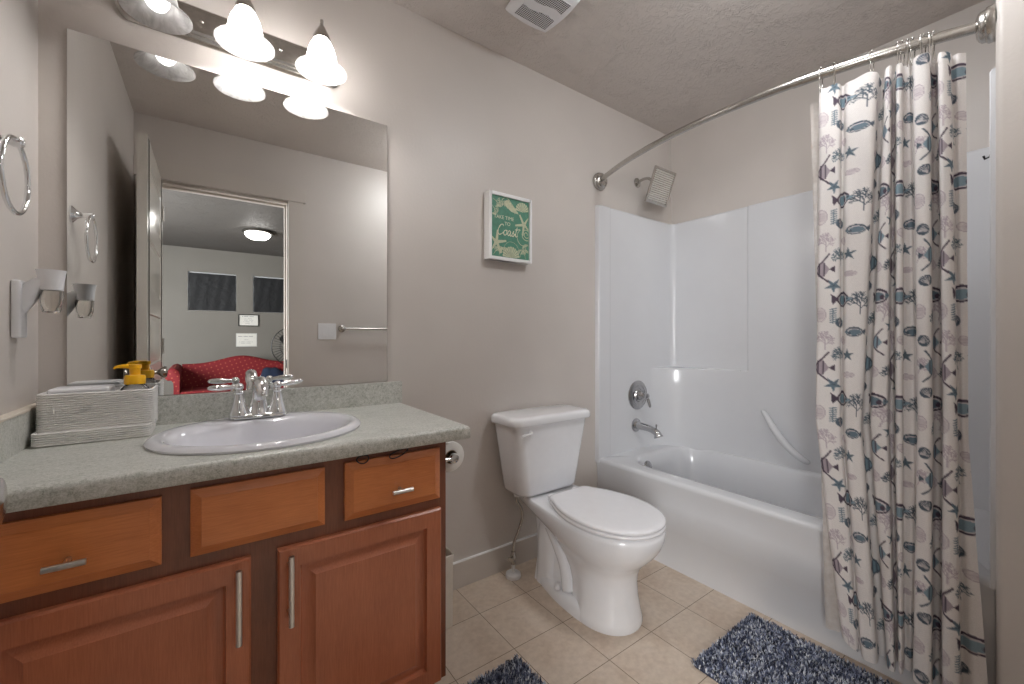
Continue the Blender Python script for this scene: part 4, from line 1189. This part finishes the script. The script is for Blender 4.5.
def paint_print():
    W_, H_ = int(tile_w / px_m), int(tile_h / px_m)
    im = np.empty((H_, W_, 3)); im[:] = srgb(238, 233, 230)[:3]
    SL, PLUM, TEAL, BLUE, LIL, PALE = [np.array(srgb(*c)[:3]) for c in ((84, 96, 108), (84, 72, 86), (112, 130, 142), (136, 158, 170), (192, 178, 186), (220, 212, 212))]
    def put(fn, x0, x1, y0, y1, col, a=1.0):
        i0, i1, j0, j1 = int(x0 / px_m) - 1, int(x1 / px_m) + 2, int(y0 / px_m) - 1, int(y1 / px_m) + 2
        X, Y = np.meshgrid(np.arange(i0, i1) * px_m, np.arange(j0, j1) * px_m)
        m = fn(X, Y); jj, ii = np.nonzero(m)
        J, I = (jj + j0) % H_, (ii + i0) % W_
        im[J, I] = im[J, I] * (1 - a) + np.asarray(col) * a
    def seg(p, q, wd, col, a=1.0):
        p = np.array(p, float); q = np.array(q, float); d = q - p; L2 = max((d ** 2).sum(), 1e-12)
        def fn(X, Y):
            t = np.clip(((X - p[0]) * d[0] + (Y - p[1]) * d[1]) / L2, 0, 1)
            return (X - p[0] - t * d[0]) ** 2 + (Y - p[1] - t * d[1]) ** 2 < (wd / 2) ** 2
        put(fn, min(p[0], q[0]) - wd, max(p[0], q[0]) + wd, min(p[1], q[1]) - wd, max(p[1], q[1]) + wd, col, a)
    def line(pts, wd, col, a=1.0):
        for p, q in zip(pts[:-1], pts[1:]): seg(p, q, wd, col, a)
    def oval(cx, cy, rx, ry, col, a=1.0, ang=0.0, half=None):
        c_, s_ = math.cos(ang), math.sin(ang); R_ = max(rx, ry)
        def fn(X, Y):
            u = (X - cx) * c_ + (Y - cy) * s_; v = -(X - cx) * s_ + (Y - cy) * c_
            m = (u / rx) ** 2 + (v / ry) ** 2 < 1
            if half is not None: m &= (v * half > 0)
            return m
        put(fn, cx - R_, cx + R_, cy - R_, cy + R_, col, a)
    def poly(pts, col, a=1.0):
        P = np.array(pts, float)
        def fn(X, Y):
            m = np.zeros(X.shape, bool); n = len(P)
            for i in range(n):
                x1, y1 = P[i]; x2, y2 = P[(i + 1) % n]
                if y1 == y2: continue
                c = ((y1 > Y) != (y2 > Y)) & (X < (x2 - x1) * (Y - y1) / (y2 - y1) + x1)
                m ^= c
            return m
        put(fn, P[:, 0].min(), P[:, 0].max(), P[:, 1].min(), P[:, 1].max(), col, a)
    def fish(cx, cy, s_, d=1, dark=PLUM, mid=BLUE):     # butterfly fish, nose towards d
        oval(cx, cy, 0.036 * s_, 0.024 * s_, dark); oval(cx, cy + 0.001, 0.031 * s_, 0.0175 * s_, PALE); oval(cx - 0.002 * d, cy + 0.0015, 0.026 * s_, 0.0145 * s_, mid)
        poly([(cx + d * 0.026 * s_, cy - 0.008 * s_), (cx + d * 0.046 * s_, cy), (cx + d * 0.026 * s_, cy + 0.010 * s_)], mid)
        poly([(cx - d * 0.030 * s_, cy), (cx - d * 0.050 * s_, cy - 0.018 * s_), (cx - d * 0.046 * s_, cy + 0.018 * s_)], dark)
        oval(cx + d * 0.018 * s_, cy + 0.004, 0.006 * s_, 0.008 * s_, dark); oval(cx + d * 0.031 * s_, cy - 0.001, 0.0035 * s_, 0.0035 * s_, SL)
    def angel(cx, cy, s_, d=1, dark=PLUM, mid=TEAL, a=1.0):
        poly([(cx - d * 0.026 * s_, cy), (cx + d * 0.004 * s_, cy - 0.024 * s_), (cx + d * 0.020 * s_, cy), (cx + d * 0.004 * s_, cy + 0.024 * s_)], mid, a)
        line([(cx - d * 0.026 * s_, cy), (cx + d * 0.002 * s_, cy - 0.026 * s_), (cx + d * 0.018 * s_, cy - 0.048 * s_)], 0.005 * s_, dark, a)
        line([(cx - d * 0.026 * s_, cy), (cx + d * 0.002 * s_, cy + 0.026 * s_), (cx + d * 0.024 * s_, cy + 0.046 * s_)], 0.005 * s_, dark, a)
        for k in (-0.008, 0.006): seg((cx + d * k * s_, cy - 0.020 * s_), (cx + d * k * s_, cy + 0.020 * s_), 0.0042 * s_, dark, a)
        poly([(cx + d * 0.018 * s_, cy), (cx + d * 0.034 * s_, cy - 0.011 * s_), (cx + d * 0.034 * s_, cy + 0.011 * s_)], dark, a)
    def coral(x, y, ang, ln, dep, col, wd=0.0030, a=1.0):
        x2, y2 = x + math.cos(ang) * ln, y + math.sin(ang) * ln
        seg((x, y), (x2, y2), wd, col, a)
        if dep:
            for f, da in ((0.55, 0.75), (0.75, -0.8), (1.0, 0.15), (1.0, -0.35)):
                coral(x + (x2 - x) * f, y + (y2 - y) * f, ang + da, ln * 0.66, dep - 1, col, wd * 0.86, a)
    def star(cx, cy, R_, col, rot=0.3):
        p = []
        for k in range(10):
            rr = R_ if k % 2 == 0 else R_ * 0.36; an = rot + PI * k / 5; p.append((cx + rr * math.cos(an), cy + rr * math.sin(an)))
        poly(p, col)
        for k in range(5): seg((cx, cy), (cx + R_ * 0.7 * math.cos(rot + 2 * PI * k / 5), cy + R_ * 0.7 * math.sin(rot + 2 * PI * k / 5)), 0.0016, SL)
    def scallop(cx, cy, R_, col, rot=0.0, rib=PALE):
        oval(cx, cy, R_, R_ * 0.88, col, 1, rot)
        for k in range(-3, 4):
            an = rot - PI / 2 + k * 0.36
            seg((cx - R_ * 0.7 * math.cos(rot - PI / 2), cy - R_ * 0.7 * math.sin(rot - PI / 2)), (cx + R_ * 0.75 * math.cos(an), cy + R_ * 0.75 * math.sin(an)), 0.0016, rib, 0.7)
    def outl(cx, cy, rx, ry, col, rot=0.0):
        oval(cx, cy, rx, ry, col, 1, rot); oval(cx, cy, rx - 0.0022, ry - 0.0022, srgb(226, 218, 217)[:3], 1, rot)
        oval(cx + rx * 0.2, cy, rx * 0.55, ry * 0.6, col, 0.35, rot)
        for k in range(4): seg((cx - rx * 0.6, cy + (k - 1.5) * ry * 0.35), (cx + rx * 0.6, cy + (k - 1.5) * ry * 0.28), 0.0014, col, 0.7)
    def weed(x, y, n, col):
        seg((x, y), (x, y + n * 0.007), 0.002, col)
        for k in range(n): seg((x - 0.008, y + k * 0.007 + 0.004), (x + 0.008, y + k * 0.007), 0.0036, col)
    coral(0.165, 0.205, -PI / 2, 0.030, 3, SL); coral(0.085, 0.045, -1.9, 0.026, 3, TEAL * 0.8, 0.0028); coral(0.262, 0.262, -PI / 2, 0.028, 3, TEAL * 0.75)
    coral(0.030, 0.320, -PI / 2, 0.026, 3, LIL, 0.0026); coral(0.315, 0.230, -1.3, 0.026, 3, LIL, 0.0026); coral(0.345, 0.09, -1.8, 0.022, 3, SL, 0.0026); coral(0.20, 0.06, -1.2, 0.02, 3, LIL, 0.0022)
    fish(0.098, 0.155, 1.05); angel(0.020, 0.055, 1.05, 1, PLUM, LIL * 0.8); star(0.052, 0.110, 0.026, TEAL); star(0.133, 0.012, 0.022, TEAL * 0.8, 0.9)
    outl(0.135, 0.075, 0.020, 0.009, LIL); scallop(0.076, 0.232, 0.019, SL * 1.15, 0.3); fish(0.150, 0.262, 0.66, -1, SL, TEAL)
    weed(0.052, 0.185, 7, TEAL); outl(0.014, 0.205, 0.020, 0.025, LIL); outl(0.105, 0.29, 0.018, 0.013, LIL, 0.5)
    angel(0.235, 0.040, 0.95, -1, SL, BLUE); scallop(0.222, 0.115, 0.018, SL, -0.4); fish(0.295, 0.152, 1.0, 1, PLUM, TEAL); outl(0.290, 0.060, 0.022, 0.018, LIL, 0.4)
    scallop(0.215, 0.290, 0.017, SL, 1.2); angel(0.300, 0.295, 0.85, 1, PLUM, BLUE); star(0.340, 0.245, 0.022, TEAL * 0.9, 1.0); outl(0.205, 0.205, 0.016, 0.022, LIL)
    return im, W_, H_


FR = spline([(r[0], r[1], r[2], r[3], r[4]) for r in FOLDS], 14)


def fold_pt(r, z, amp=1.0, extra=0.0):
    t = (CT - z) / (CT - CB)
    if t < 0.6: y = r[0] + (r[1] - r[0]) * (t / 0.6)
    else: y = r[1] + (r[2] - r[1]) * ((t - 0.6) / 0.4)
    o = r[3] + (r[4] - r[3]) * t
    return (rod_x(y) + o * amp + extra, y)


nz = 620
zz = [CT + 0.006 - (CT - CB) * k / nz for k in range(nz + 1)]
# resample the fold line evenly along the cloth
P = np.array([fold_pt(r, 1.2) for r in FR]); d = np.r_[0, np.cumsum(np.hypot(*np.diff(P, axis=0).T))]
total = d[-1]; nu = int(total / 0.0027); us = np.linspace(0, total, nu + 1)
FRA = np.array(FR); FI = np.stack([np.interp(us, d, FRA[:, k]) for k in range(5)], 1)
Zg = np.array(zz)[:, None]; t_ = (CT - Zg) / (CT - CB)
t_ = np.clip(t_, 0, 1)
Yg = np.where(t_ < 0.6, FI[:, 0] + (FI[:, 1] - FI[:, 0]) * (t_ / 0.6), FI[:, 1] + (FI[:, 2] - FI[:, 1]) * ((t_ - 0.6) / 0.4))
mY = (RY0 + RY1) / 2; hY = (RY1 - RY0) / 2
Xg = RX0 - BOW * (1 - ((Yg - mY) / hY) ** 2) + FI[:, 3] + (FI[:, 4] - FI[:, 3]) * t_
RB = RX0 - BOW * (1 - ((Yg - mY) / hY) ** 2)
Xg = Xg - np.clip(RB + 0.035 - 1.738, 0, 1) * np.clip(t_ / 0.75, 0, 1)
Xg = Xg + 0.0035 * np.sin(us * 31 + Zg * 5) * np.sin(Zg * 9 + us * 7) + 0.0015 * np.sin(Zg * 23 + us * 60)
# scalloped top between the hooks, soft hem
ring_y = [0.5228, 0.4878, 0.3971, 0.3392, 0.3295, 0.3187, 0.308, 0.2912, 0.2847, 0.2745, 0.2655]
topd = np.array([min(abs(FI[k, 0] - ry) for ry in ring_y) for k in range(nu + 1)])
sag = -np.clip(topd - 0.005, 0, 0.03) * 0.35
Z2 = Zg + (sag + 0.003 * np.sin(us * 25)) * np.clip(1 - t_ * 9, 0, 1) + (0.004 * np.sin(us * 14 + 1) + 0.03 * np.clip(1 - us / 0.09, 0, 1) ** 2) * np.clip(1 - (1 - t_) * 6, 0, 1)
nv = (nz + 1) * (nu + 1)
co = np.stack([Xg + 0 * Z2, Yg + 0 * Z2, Z2], -1).reshape(-1, 3)
org = np.array([1.66, 0.35, CT])
idx = np.arange(nv).reshape(nz + 1, nu + 1)
quads = np.stack([idx[:-1, :-1], idx[1:, :-1], idx[1:, 1:], idx[:-1, 1:]], -1).reshape(-1, 4)
me = bpy.data.meshes.new('shower_curtain')
me.vertices.add(nv); me.vertices.foreach_set('co', (co - org).ravel())
me.loops.add(quads.size); me.loops.foreach_set('vertex_index', quads.ravel().astype(np.int32))
me.polygons.add(len(quads)); me.polygons.foreach_set('loop_start', np.arange(0, quads.size, 4, dtype=np.int32))
me.polygons.foreach_set('use_smooth', np.ones(len(quads), bool))
me.update(calc_edges=True)
im, W_, H_ = paint_print()
UU = np.broadcast_to(us[None, :], (nz + 1, nu + 1)); VV = np.broadcast_to((CT - Zg), (nz + 1, nu + 1))
# bilinear sample
fx = (UU / px_m) % W_; fy = ((VV + 0.105) / px_m) % H_
i0 = fx.astype(int) % W_; j0 = fy.astype(int) % H_; i1 = (i0 + 1) % W_; j1 = (j0 + 1) % H_; ax = (fx - fx.astype(int))[..., None]; ay = (fy - fy.astype(int))[..., None]
colr = (im[j0, i0] * (1 - ax) + im[j0, i1] * ax) * (1 - ay) + (im[j1, i0] * (1 - ax) + im[j1, i1] * ax) * ay
ca_ = me.color_attributes.new('print', 'FLOAT_COLOR', 'POINT')
rgba = np.ones((nv, 4), np.float32); rgba[:, :3] = colr.reshape(-1, 3)
ca_.data.foreach_set('color', rgba.ravel())
me.materials.append(M['curtain'])
cur = bpy.data.objects.new('shower_curtain', me); C.objects.link(cur); cur.location = tuple(org)
tag(cur, 'white fabric shower curtain printed with blue fish, coral and shells, gathered at the rod end', 'shower curtain')

# vinyl liner behind the curtain
lp = []
ys = [0.566 - 0.350 * k / 60 for k in range(61)]
for kz in range(46):
    z = 1.918 - (1.918 - 0.125) * kz / 45; t = kz / 45
    lp.append([(rod_x(y) + 0.050 - max(0, rod_x(y) + 0.050 - 1.751) * min(1, t / 0.75) - 0.03 * t * (1 if y > 0.5 else 0) + 0.007 * (1 - 0.7 * t) * math.sin(y * 120 + 2 * t) + 0.003 * math.sin(z * 37 + y * 60) * t, y - 0.045 * t * max(0, (y - 0.45) / 0.1), z) for y in ys])
ln = MB().loft(lp, False, False, closed=False).build('shower_liner', 'liner', origin=(1.71, 0.37, 1.918), smooth=180)
tag(ln, 'pale translucent vinyl liner hanging behind the printed shower curtain', 'shower liner')

# curtain rings: double hooks over the rod
rx_ = rod_x(ring_y[0]); oy = ring_y[0]
rg = empty('curtain_ring', (rx_, oy, RODZ), 'metal ring', 'curtain ring', 'metal hooks along the shower rod')
lpz = []
for k in range(16):
    a = math.radians(-70 + 320 * k / 15); lpz.append((rx_ + 0.0175 * math.sin(a + PI / 2) * 1.0, oy, RODZ + 0.002 + 0.0185 * math.cos(a + PI / 2)))
hookp = [(rx_ + 0.0195 * math.cos(math.radians(a)), oy, RODZ + 0.0195 * math.sin(math.radians(a))) for a in range(-50, 231, 20)]
h1 = [(rx_ + 0.006, oy, RODZ - 0.056), (rx_ + 0.010, oy, RODZ - 0.035)] + hookp + [(rx_ - 0.012, oy, RODZ - 0.030), (rx_ - 0.010, oy, RODZ - 0.052), (rx_ - 0.003, oy, RODZ - 0.062)]
MB().tube(h1, 0.0016, 8).build('hook', 'nickel', rg)
MB().sphere((rx_, oy, RODZ + 0.0225), 0.0035, 10).build('ball', 'nickel', rg)
names = ['first curtain hook from the open end of the curtain', 'second curtain hook from the open end, just before the wide flat fold', 'lone curtain hook right of the wide flat fold',
         'leftmost hook of the bunched group on the rod', 'second hook of the bunched group on the rod', 'third hook of the bunched group on the rod', 'fourth hook of the bunched group on the rod',
         'fifth hook of the bunched group on the rod', 'sixth hook of the bunched group on the rod', 'seventh hook of the bunched group on the rod', 'last hook of the bunched group, nearest the rod flange']
for i, y in enumerate(ring_y):
    o = rg if i == 0 else copy_tree(rg)
    o.location = (rod_x(y), y, RODZ); o.rotation_euler = (0, 0, (0.0, 0.2, -0.1, 0.15, -0.15, 0.1, -0.2, 0.12, -0.1, 0.2, 0.0)[i])
    o['label'] = names[i]

# small black suction hook on the end panel of the surround
kx = 1.893
o = MB().lathe([(0.0, 0), (0.020, 0), (0.018, 0.006), (0.008, 0.011), (0.0, 0.012)], (kx, TY0 + 0.0005, 1.655), (0, 1, 0), n=20).tube([(kx, TY0 + 0.011, 1.655), (kx, TY0 + 0.014, 1.642), (kx, TY0 + 0.024, 1.638), (kx, TY0 + 0.027, 1.648)], 0.003, 8).build('suction_hook', 'black', origin=(kx, TY0, 1.655))
tag(o, 'small black suction hook on the end panel of the tub surround', 'hook')

# ------------------------------------------------------------------ shag rugs
def shag(name, x0, x1, y0, y1, label, seed):
    rn = np.random.default_rng(seed)
    root = empty(name, ((x0 + x1) / 2, (y0 + y1) / 2, 0), label, 'rug', 'navy and grey shag bath mats')
    MB().loft([rrect(x0 + 0.008, x1 - 0.008, y0 + 0.008, y1 - 0.008, 0.015, z) for z in (0.0006, 0.006)]).build('backing', 'rug_back', root)
    step = 0.0052; xs = np.arange(x0 + 0.008, x1 - 0.006, step); ys_ = np.arange(y0 + 0.008, y1 - 0.006, step)
    vs = []; cs_ = []
    pal = np.array([srgb(*c)[:3] for c in ((64, 70, 92), (98, 106, 132), (136, 144, 168), (174, 181, 200), (206, 211, 222), (236, 238, 242), (44, 47, 64))])
    for x in xs:
        for y in ys_:
            base = rn.choice(7, p=(0.16, 0.18, 0.18, 0.17, 0.14, 0.09, 0.08))
            a0 = rn.uniform(0, 2 * PI); lean0 = rn.uniform(0.2, 0.9)
            jx, jy = x + rn.uniform(-0.002, 0.002), y + rn.uniform(-0.002, 0.002)
            for b in range(3):
                a = a0 + rn.uniform(-0.7, 0.7); h = rn.uniform(0.009, 0.015); ln_ = h * lean0 * rn.uniform(0.6, 1.2)
                w2 = rn.uniform(0.0011, 0.0018); dx, dy = math.cos(a), math.sin(a)
                px, py = jx + rn.uniform(-0.0012, 0.0012), jy + rn.uniform(-0.0012, 0.0012)
                c = pal[base] * rn.uniform(0.8, 1.2)
                vs += [(px - dy * w2, py + dx * w2, 0.005), (px + dy * w2, py - dx * w2, 0.005),
                       (px + dx * ln_ * 0.4 + dy * w2, py + dy * ln_ * 0.4 - dx * w2, 0.005 + h * 0.65), (px + dx * ln_ * 0.4 - dy * w2, py + dy * ln_ * 0.4 + dx * w2, 0.005 + h * 0.65),
                       (px + dx * ln_, py + dy * ln_, 0.005 + h)]
                cs_ += [c * 0.9] * 2 + [c] * 3
    n = len(vs) // 5; vs = np.array(vs); cs_ = np.array(cs_)
    b = np.arange(n) * 5
    q = np.stack([b, b + 1, b + 2, b + 3], 1); t = np.stack([b + 3, b + 2, b + 4], 1)
    loops_ = np.concatenate([q.ravel(), t.ravel()]); st = np.concatenate([np.arange(n) * 4, n * 4 + np.arange(n) * 3])
    me = bpy.data.meshes.new('pile'); off = np.array(root.location)
    me.vertices.add(len(vs)); me.vertices.foreach_set('co', (vs - off).ravel())
    me.loops.add(len(loops_)); me.loops.foreach_set('vertex_index', loops_.astype(np.int32))
    me.polygons.add(2 * n); me.polygons.foreach_set('loop_start', st.astype(np.int32)); me.update(calc_edges=True)
    at = me.color_attributes.new('tuft', 'FLOAT_COLOR', 'POINT'); rg_ = np.ones((len(vs), 4), np.float32); rg_[:, :3] = cs_; at.data.foreach_set('color', rg_.ravel())
    me.materials.append(M['rug'])
    o = bpy.data.objects.new('pile', me); C.objects.link(o); o.parent = root; o['kind'] = 'stuff'
    return root


shag('bath_rug', 1.300, 1.738, 0.152, 0.784, 'navy and grey shag rug on the tiles along the front of the bathtub', 3)
shag('bath_rug', 0.300, 0.856, 0.720, 1.148, 'navy and grey shag rug by the vanity, only its corner in view', 5)

# ------------------------------------------------------------------ ceiling exhaust fan
ev = empty('exhaust_fan', (1.075, 1.275, ZC), 'white square exhaust fan cover with fine grilles on the textured ceiling', 'exhaust fan')
def bulged(x0, x1, y0, y1, b, z, n=10):
    p = []
    for i in range(n): t = i / n; p.append((x0 + (x1 - x0) * t, y0 - b * math.sin(PI * t), z))
    for i in range(n): t = i / n; p.append((x1 + b * math.sin(PI * t), y0 + (y1 - y0) * t, z))
    for i in range(n): t = i / n; p.append((x1 - (x1 - x0) * t, y1 + b * math.sin(PI * t), z))
    for i in range(n): t = i / n; p.append((x0 - b * math.sin(PI * t), y1 - (y1 - y0) * t, z))
    return p
e0, e1, f0, f1 = 0.965, 1.178, 1.165, 1.378
MB().loft([bulged(e0 + d, e1 - d, f0 + d, f1 - d, 0.010, ZC - z) for z, d in ((0.0005, 0.004), (0.010, 0.0), (0.020, 0.004), (0.027, 0.014), (0.030, 0.03))]).build('cover', 'plastic', ev)
for ya_, yb_ in ((f0 + 0.026, f0 + 0.085), (f1 - 0.085, f1 - 0.026)):
    mb = MB(); n = 18; L2 = []
    for z in (ZC - 0.0295, ZC - 0.0325):
        top_ = [(e0 + 0.026 + (e1 - e0 - 0.052) * k / n, (yb_ + (0.008 * math.sin(2 * PI * k / n) if ya_ < 1.2 else 0)), z) for k in range(n + 1)]
        bot_ = [(e0 + 0.026 + (e1 - e0 - 0.052) * k / n, (ya_ + (0.008 * math.sin(2 * PI * k / n) if ya_ > 1.2 else 0)), z) for k in range(n + 1)]
        L2.append(top_ + bot_[::-1])
    mb.loft(L2).build('grille', 'grille', ev, smooth=0)

# added fill light built as a flush ceiling fixture, out of view
cl_ = empty('ceiling_light', (1.37, 0.47, ZC), 'added round white flush fill light on the bathroom ceiling, out of view', 'ceiling light')
MB().lathe([(0.0, 0), (0.17, 0), (0.18, -0.010), (0.175, -0.022), (0.160, -0.024), (0.0, -0.024)], (1.37, 0.47, ZC - 0.0005), n=40).build('rim', 'plastic', cl_)
MB().lathe([(0.158, -0.024), (0.160, -0.045), (0.150, -0.075), (0.115, -0.100), (0.06, -0.112), (0.0, -0.115)], (1.37, 0.47, ZC - 0.001), n=36, cap0=True).build('diffuser', 'fill_glow', cl_)

# ------------------------------------------------------------------ the loft seen in the mirror
# flush ceiling light
fx_, fy_ = 0.480, -2.85
fl_ = empty('ceiling_light', (fx_, fy_, ZC), 'round flush ceiling light with nickel rim in the loft, seen in the mirror', 'ceiling light')
MB().lathe([(0.0, 0), (0.155, 0), (0.168, -0.012), (0.172, -0.030), (0.150, -0.040), (0.0, -0.040)], (fx_, fy_, ZC - 0.0005), n=40).build('rim', 'nickel', fl_)
MB().lathe([(0.140, -0.040), (0.138, -0.055), (0.120, -0.080), (0.085, -0.100), (0.040, -0.110), (0.0, -0.112)], (fx_, fy_, ZC - 0.001), n=36, cap0=True).build('glass_bowl', 'loft_glow', fl_)

# camelback sofa
SYB = -4.22
so = empty('camelback_sofa', (0.38, SYB + 0.35, 0), 'red camelback sofa with rolled arms and tiny gold dots, seen in the mirror', 'sofa')
sx0, sx1 = -0.32, 1.08
def back_z(x):
    u = (x - 0.38) / 0.70
    return 0.712 + 0.125 * math.exp(-(u * 2.0) ** 2) + 0.02 * u * u
bk = []
for k in range(29):
    x = sx0 + (sx1 - sx0) * k / 28; zt = back_z(x); p = []
    prof = [(SYB + 0.10, 0.28), (SYB + 0.10, zt - 0.06), (SYB + 0.085, zt - 0.02), (SYB + 0.05, zt), (SYB + 0.01, zt - 0.004), (SYB - 0.03, zt - 0.035), (SYB - 0.035, zt - 0.1), (SYB - 0.02, 0.28)]
    bk.append([(x, a, b) for a, b in prof])
MB().loft(bk).build('backrest', 'sofa', so, smooth=60)
for sg, xa in ((-1, sx0), (1, sx1)):
    al = []
    for k in range(17):
        a = 2 * PI * k / 16
    out_ = [(0.0, 0.12), (0.0, 0.58), (-0.004, 0.66), (0.012, 0.715), (0.055, 0.742), (0.105, 0.728), (0.145, 0.680), (0.150, 0.625), (0.120, 0.590), (0.085, 0.590), (0.065, 0.56), (0.060, 0.50), (0.060, 0.12)]
    for y, s_ in ((SYB - 0.03, 0.97), (SYB + 0.3, 0.98), (SYB + 0.62, 1.0), (SYB + 0.66, 0.985), (SYB + 0.665, 0.94)):
        al.append([(xa + sg * o_ * (s_ if o_ > 0.06 else 1), y, z if z < 0.5 else 0.6 + (z - 0.6) * s_ - (y - SYB) * 0.05) for o_, z in out_])
    MB().loft(al).build('arm', 'sofa', so, smooth=60)
MB().box(sx0 + 0.001, sx1 - 0.001, SYB + 0.0, SYB + 0.62, 0.16, 0.33).build('seat_base', 'sofa', so, bevel=0.01)
for a, b in ((sx0 + 0.004, 0.378), (0.382, sx1 - 0.004)):
    MB().box(a, b, SYB + 0.11, SYB + 0.66, 0.331, 0.405).build('seat_cushion', 'sofa', so, bevel=0.025, seg=4)
for x in (sx0, sx1):
    for y in (SYB + 0.03, SYB + 0.58):
        MB().lathe([(0.016, 0.0), (0.022, 0.08), (0.028, 0.16)], (x + (0.02 if x < 0 else -0.02), y, 0.0), cap0=True, cap1=True, n=14).build('leg', 'wood_frame', so)
cl = MB(); L3 = []
for k in range(12):
    x = 0.60 + 0.42 * k / 11; hgt = 0.585 + 0.075 * math.exp(-((x - 0.74) / 0.12) ** 2) + 0.014 * math.sin(x * 40)
    if k in (0, 11): hgt = 0.49
    L3.append([(x, SYB + 0.13, 0.406), (x, SYB + 0.13, hgt - 0.03), (x, SYB + 0.16, hgt), (x, SYB + 0.22, hgt - 0.02), (x, SYB + 0.34, 0.46), (x, SYB + 0.36, 0.406)])
o = cl.loft(L3).build('crumpled_garment', 'navy', origin=(0.8, SYB + 0.25, 0.406), smooth=180)
tag(o, 'dark navy crumpled garment lying on the red sofa, seen in the mirror', 'clothing')

# framed and unframed certificates
def sheet(name, x0, x1, z0, z1, framed, label):
    root = empty(name, (x0, LY0, z0), label, 'certificate')
    b = MB().box(x0 + (0.012 if framed else 0), x1 - (0.012 if framed else 0), LY0 + 0.001, LY0 + (0.008 if framed else 0.0025), z0 + (0.012 if framed else 0), z1 - (0.012 if framed else 0))
    yq = LY0 + (0.0084 if framed else 0.0029)
    if framed:
        f = MB()
        for q in ((x0, x0 + 0.012, z0, z1), (x1 - 0.012, x1, z0, z1), (x0 + 0.012, x1 - 0.012, z0, z0 + 0.012), (x0 + 0.012, x1 - 0.012, z1 - 0.012, z1)): f.box(q[0], q[1], LY0 + 0.0005, LY0 + 0.016, q[2], q[3])
        f.build('frame', 'black', root, bevel=0.001)
    w_, h_ = x1 - x0, z1 - z0; t = b; t.cur = 1
    rows = [(0.80, 0.62), (0.62, 0.40), (0.50, 0.55), (0.36, 0.50), (0.22, 0.30)] if framed else [(0.74, 0.78), (0.50, 0.30), (0.34, 0.70), (0.24, 0.50)]
    for v_, ww in rows:
        n = int(ww * w_ / 0.014)
        for k in range(n):
            if (k * 7 + int(v_ * 10)) % 5 == 0: continue
            xx = (x0 + x1) / 2 - ww * w_ / 2 + k * 0.014; t.box(xx, xx + 0.010, yq - 0.0003, yq, z0 + v_ * h_, z0 + v_ * h_ + (0.012 if v_ > 0.7 else 0.006))
    if not framed:
        for q in ((0.01, 0.99, 0.02, 0.035), (0.01, 0.99, 0.965, 0.98), (0.01, 0.02, 0.035, 0.965), (0.98, 0.99, 0.035, 0.965)): t.box(x0 + q[0] * w_, x0 + q[1] * w_, yq - 0.0003, yq, z0 + q[2] * h_, z0 + q[3] * h_)
    t.build('paper', ['paper_white', 'print_grey'], root)
sheet('certificate', 0.352, 0.628, 1.285, 1.470, True, 'black-framed certificate on the loft wall between the two windows')
sheet('certificate', 0.322, 0.602, 0.962, 1.172, False, 'unframed white paper certificate pinned above the red sofa')

# pedestal fan
fnx, fny, fnz = 0.915, -3.10, 0.985
fa = empty('pedestal_fan', (fnx, fny, 0), 'black pedestal fan in front of the sofa, cut off by the door casing', 'fan')
MB().lathe([(0.0, 0.0), (0.20, 0.0), (0.20, 0.012), (0.06, 0.035), (0.02, 0.05), (0.0, 0.05)], (fnx, fny - 0.08, 0.0005)).build('base', 'black', fa)
MB().tube([(fnx, fny - 0.08, 0.04), (fnx, fny - 0.08, fnz - 0.03)], 0.013).build('pole', 'black', fa)
MB().lathe([(0.0, -0.15), (0.045, -0.14), (0.06, -0.10), (0.055, -0.04), (0.0, -0.03)], (fnx, fny, fnz), (0, 1, 0)).build('motor', 'black', fa)
gd = MB()
for r_, yy in ((0.262, 0.0), (0.262, 0.012), (0.16, 0.045), (0.16, -0.035), (0.08, 0.055), (0.08, -0.045)):
    gd.tube([(fnx + r_ * math.cos(2 * PI * k / 36), fny + yy, fnz + r_ * math.sin(2 * PI * k / 36)) for k in range(36)], 0.006 if r_ > 0.2 else 0.0025, 6, closed=True)
for k in range(40):
    a = 2 * PI * k / 40
    for s_ in (1, -1):
        gd.tube([(fnx + r_ * math.cos(a), fny + yy, fnz + r_ * math.sin(a)) for r_, yy in ((0.035, 0.056 * s_), (0.08, 0.052 * s_ + 0.003), (0.16, 0.040 * s_ + 0.004), (0.215, 0.022 * s_), (0.262, 0.006))], 0.002, 4)
gd.lathe([(0.0, 0.060), (0.04, 0.058), (0.04, 0.050), (0.0, 0.050)], (fnx, fny, fnz), (0, 1, 0))
gd.build('guard', 'black', fa)
bd = MB()
for k in range(3):
    a = 2 * PI * k / 3 + 0.3; L4 = []
    for r_, w_, tw in ((0.03, 0.03, 0.5), (0.09, 0.09, 0.45), (0.16, 0.12, 0.35), (0.20, 0.08, 0.3)):
        row = []
        for s_ in (-1, -0.3, 0.3, 1):
            aa = a + s_ * w_ / 2 / max(r_, 0.05); row.append((fnx + r_ * math.cos(aa), fny + 0.016 * s_ * tw, fnz + r_ * math.sin(aa)))
        L4.append(row + [(p[0], p[1] - 0.003, p[2]) for p in row[::-1]])
    bd.loft(L4)
bd.build('blades', 'black', fa)
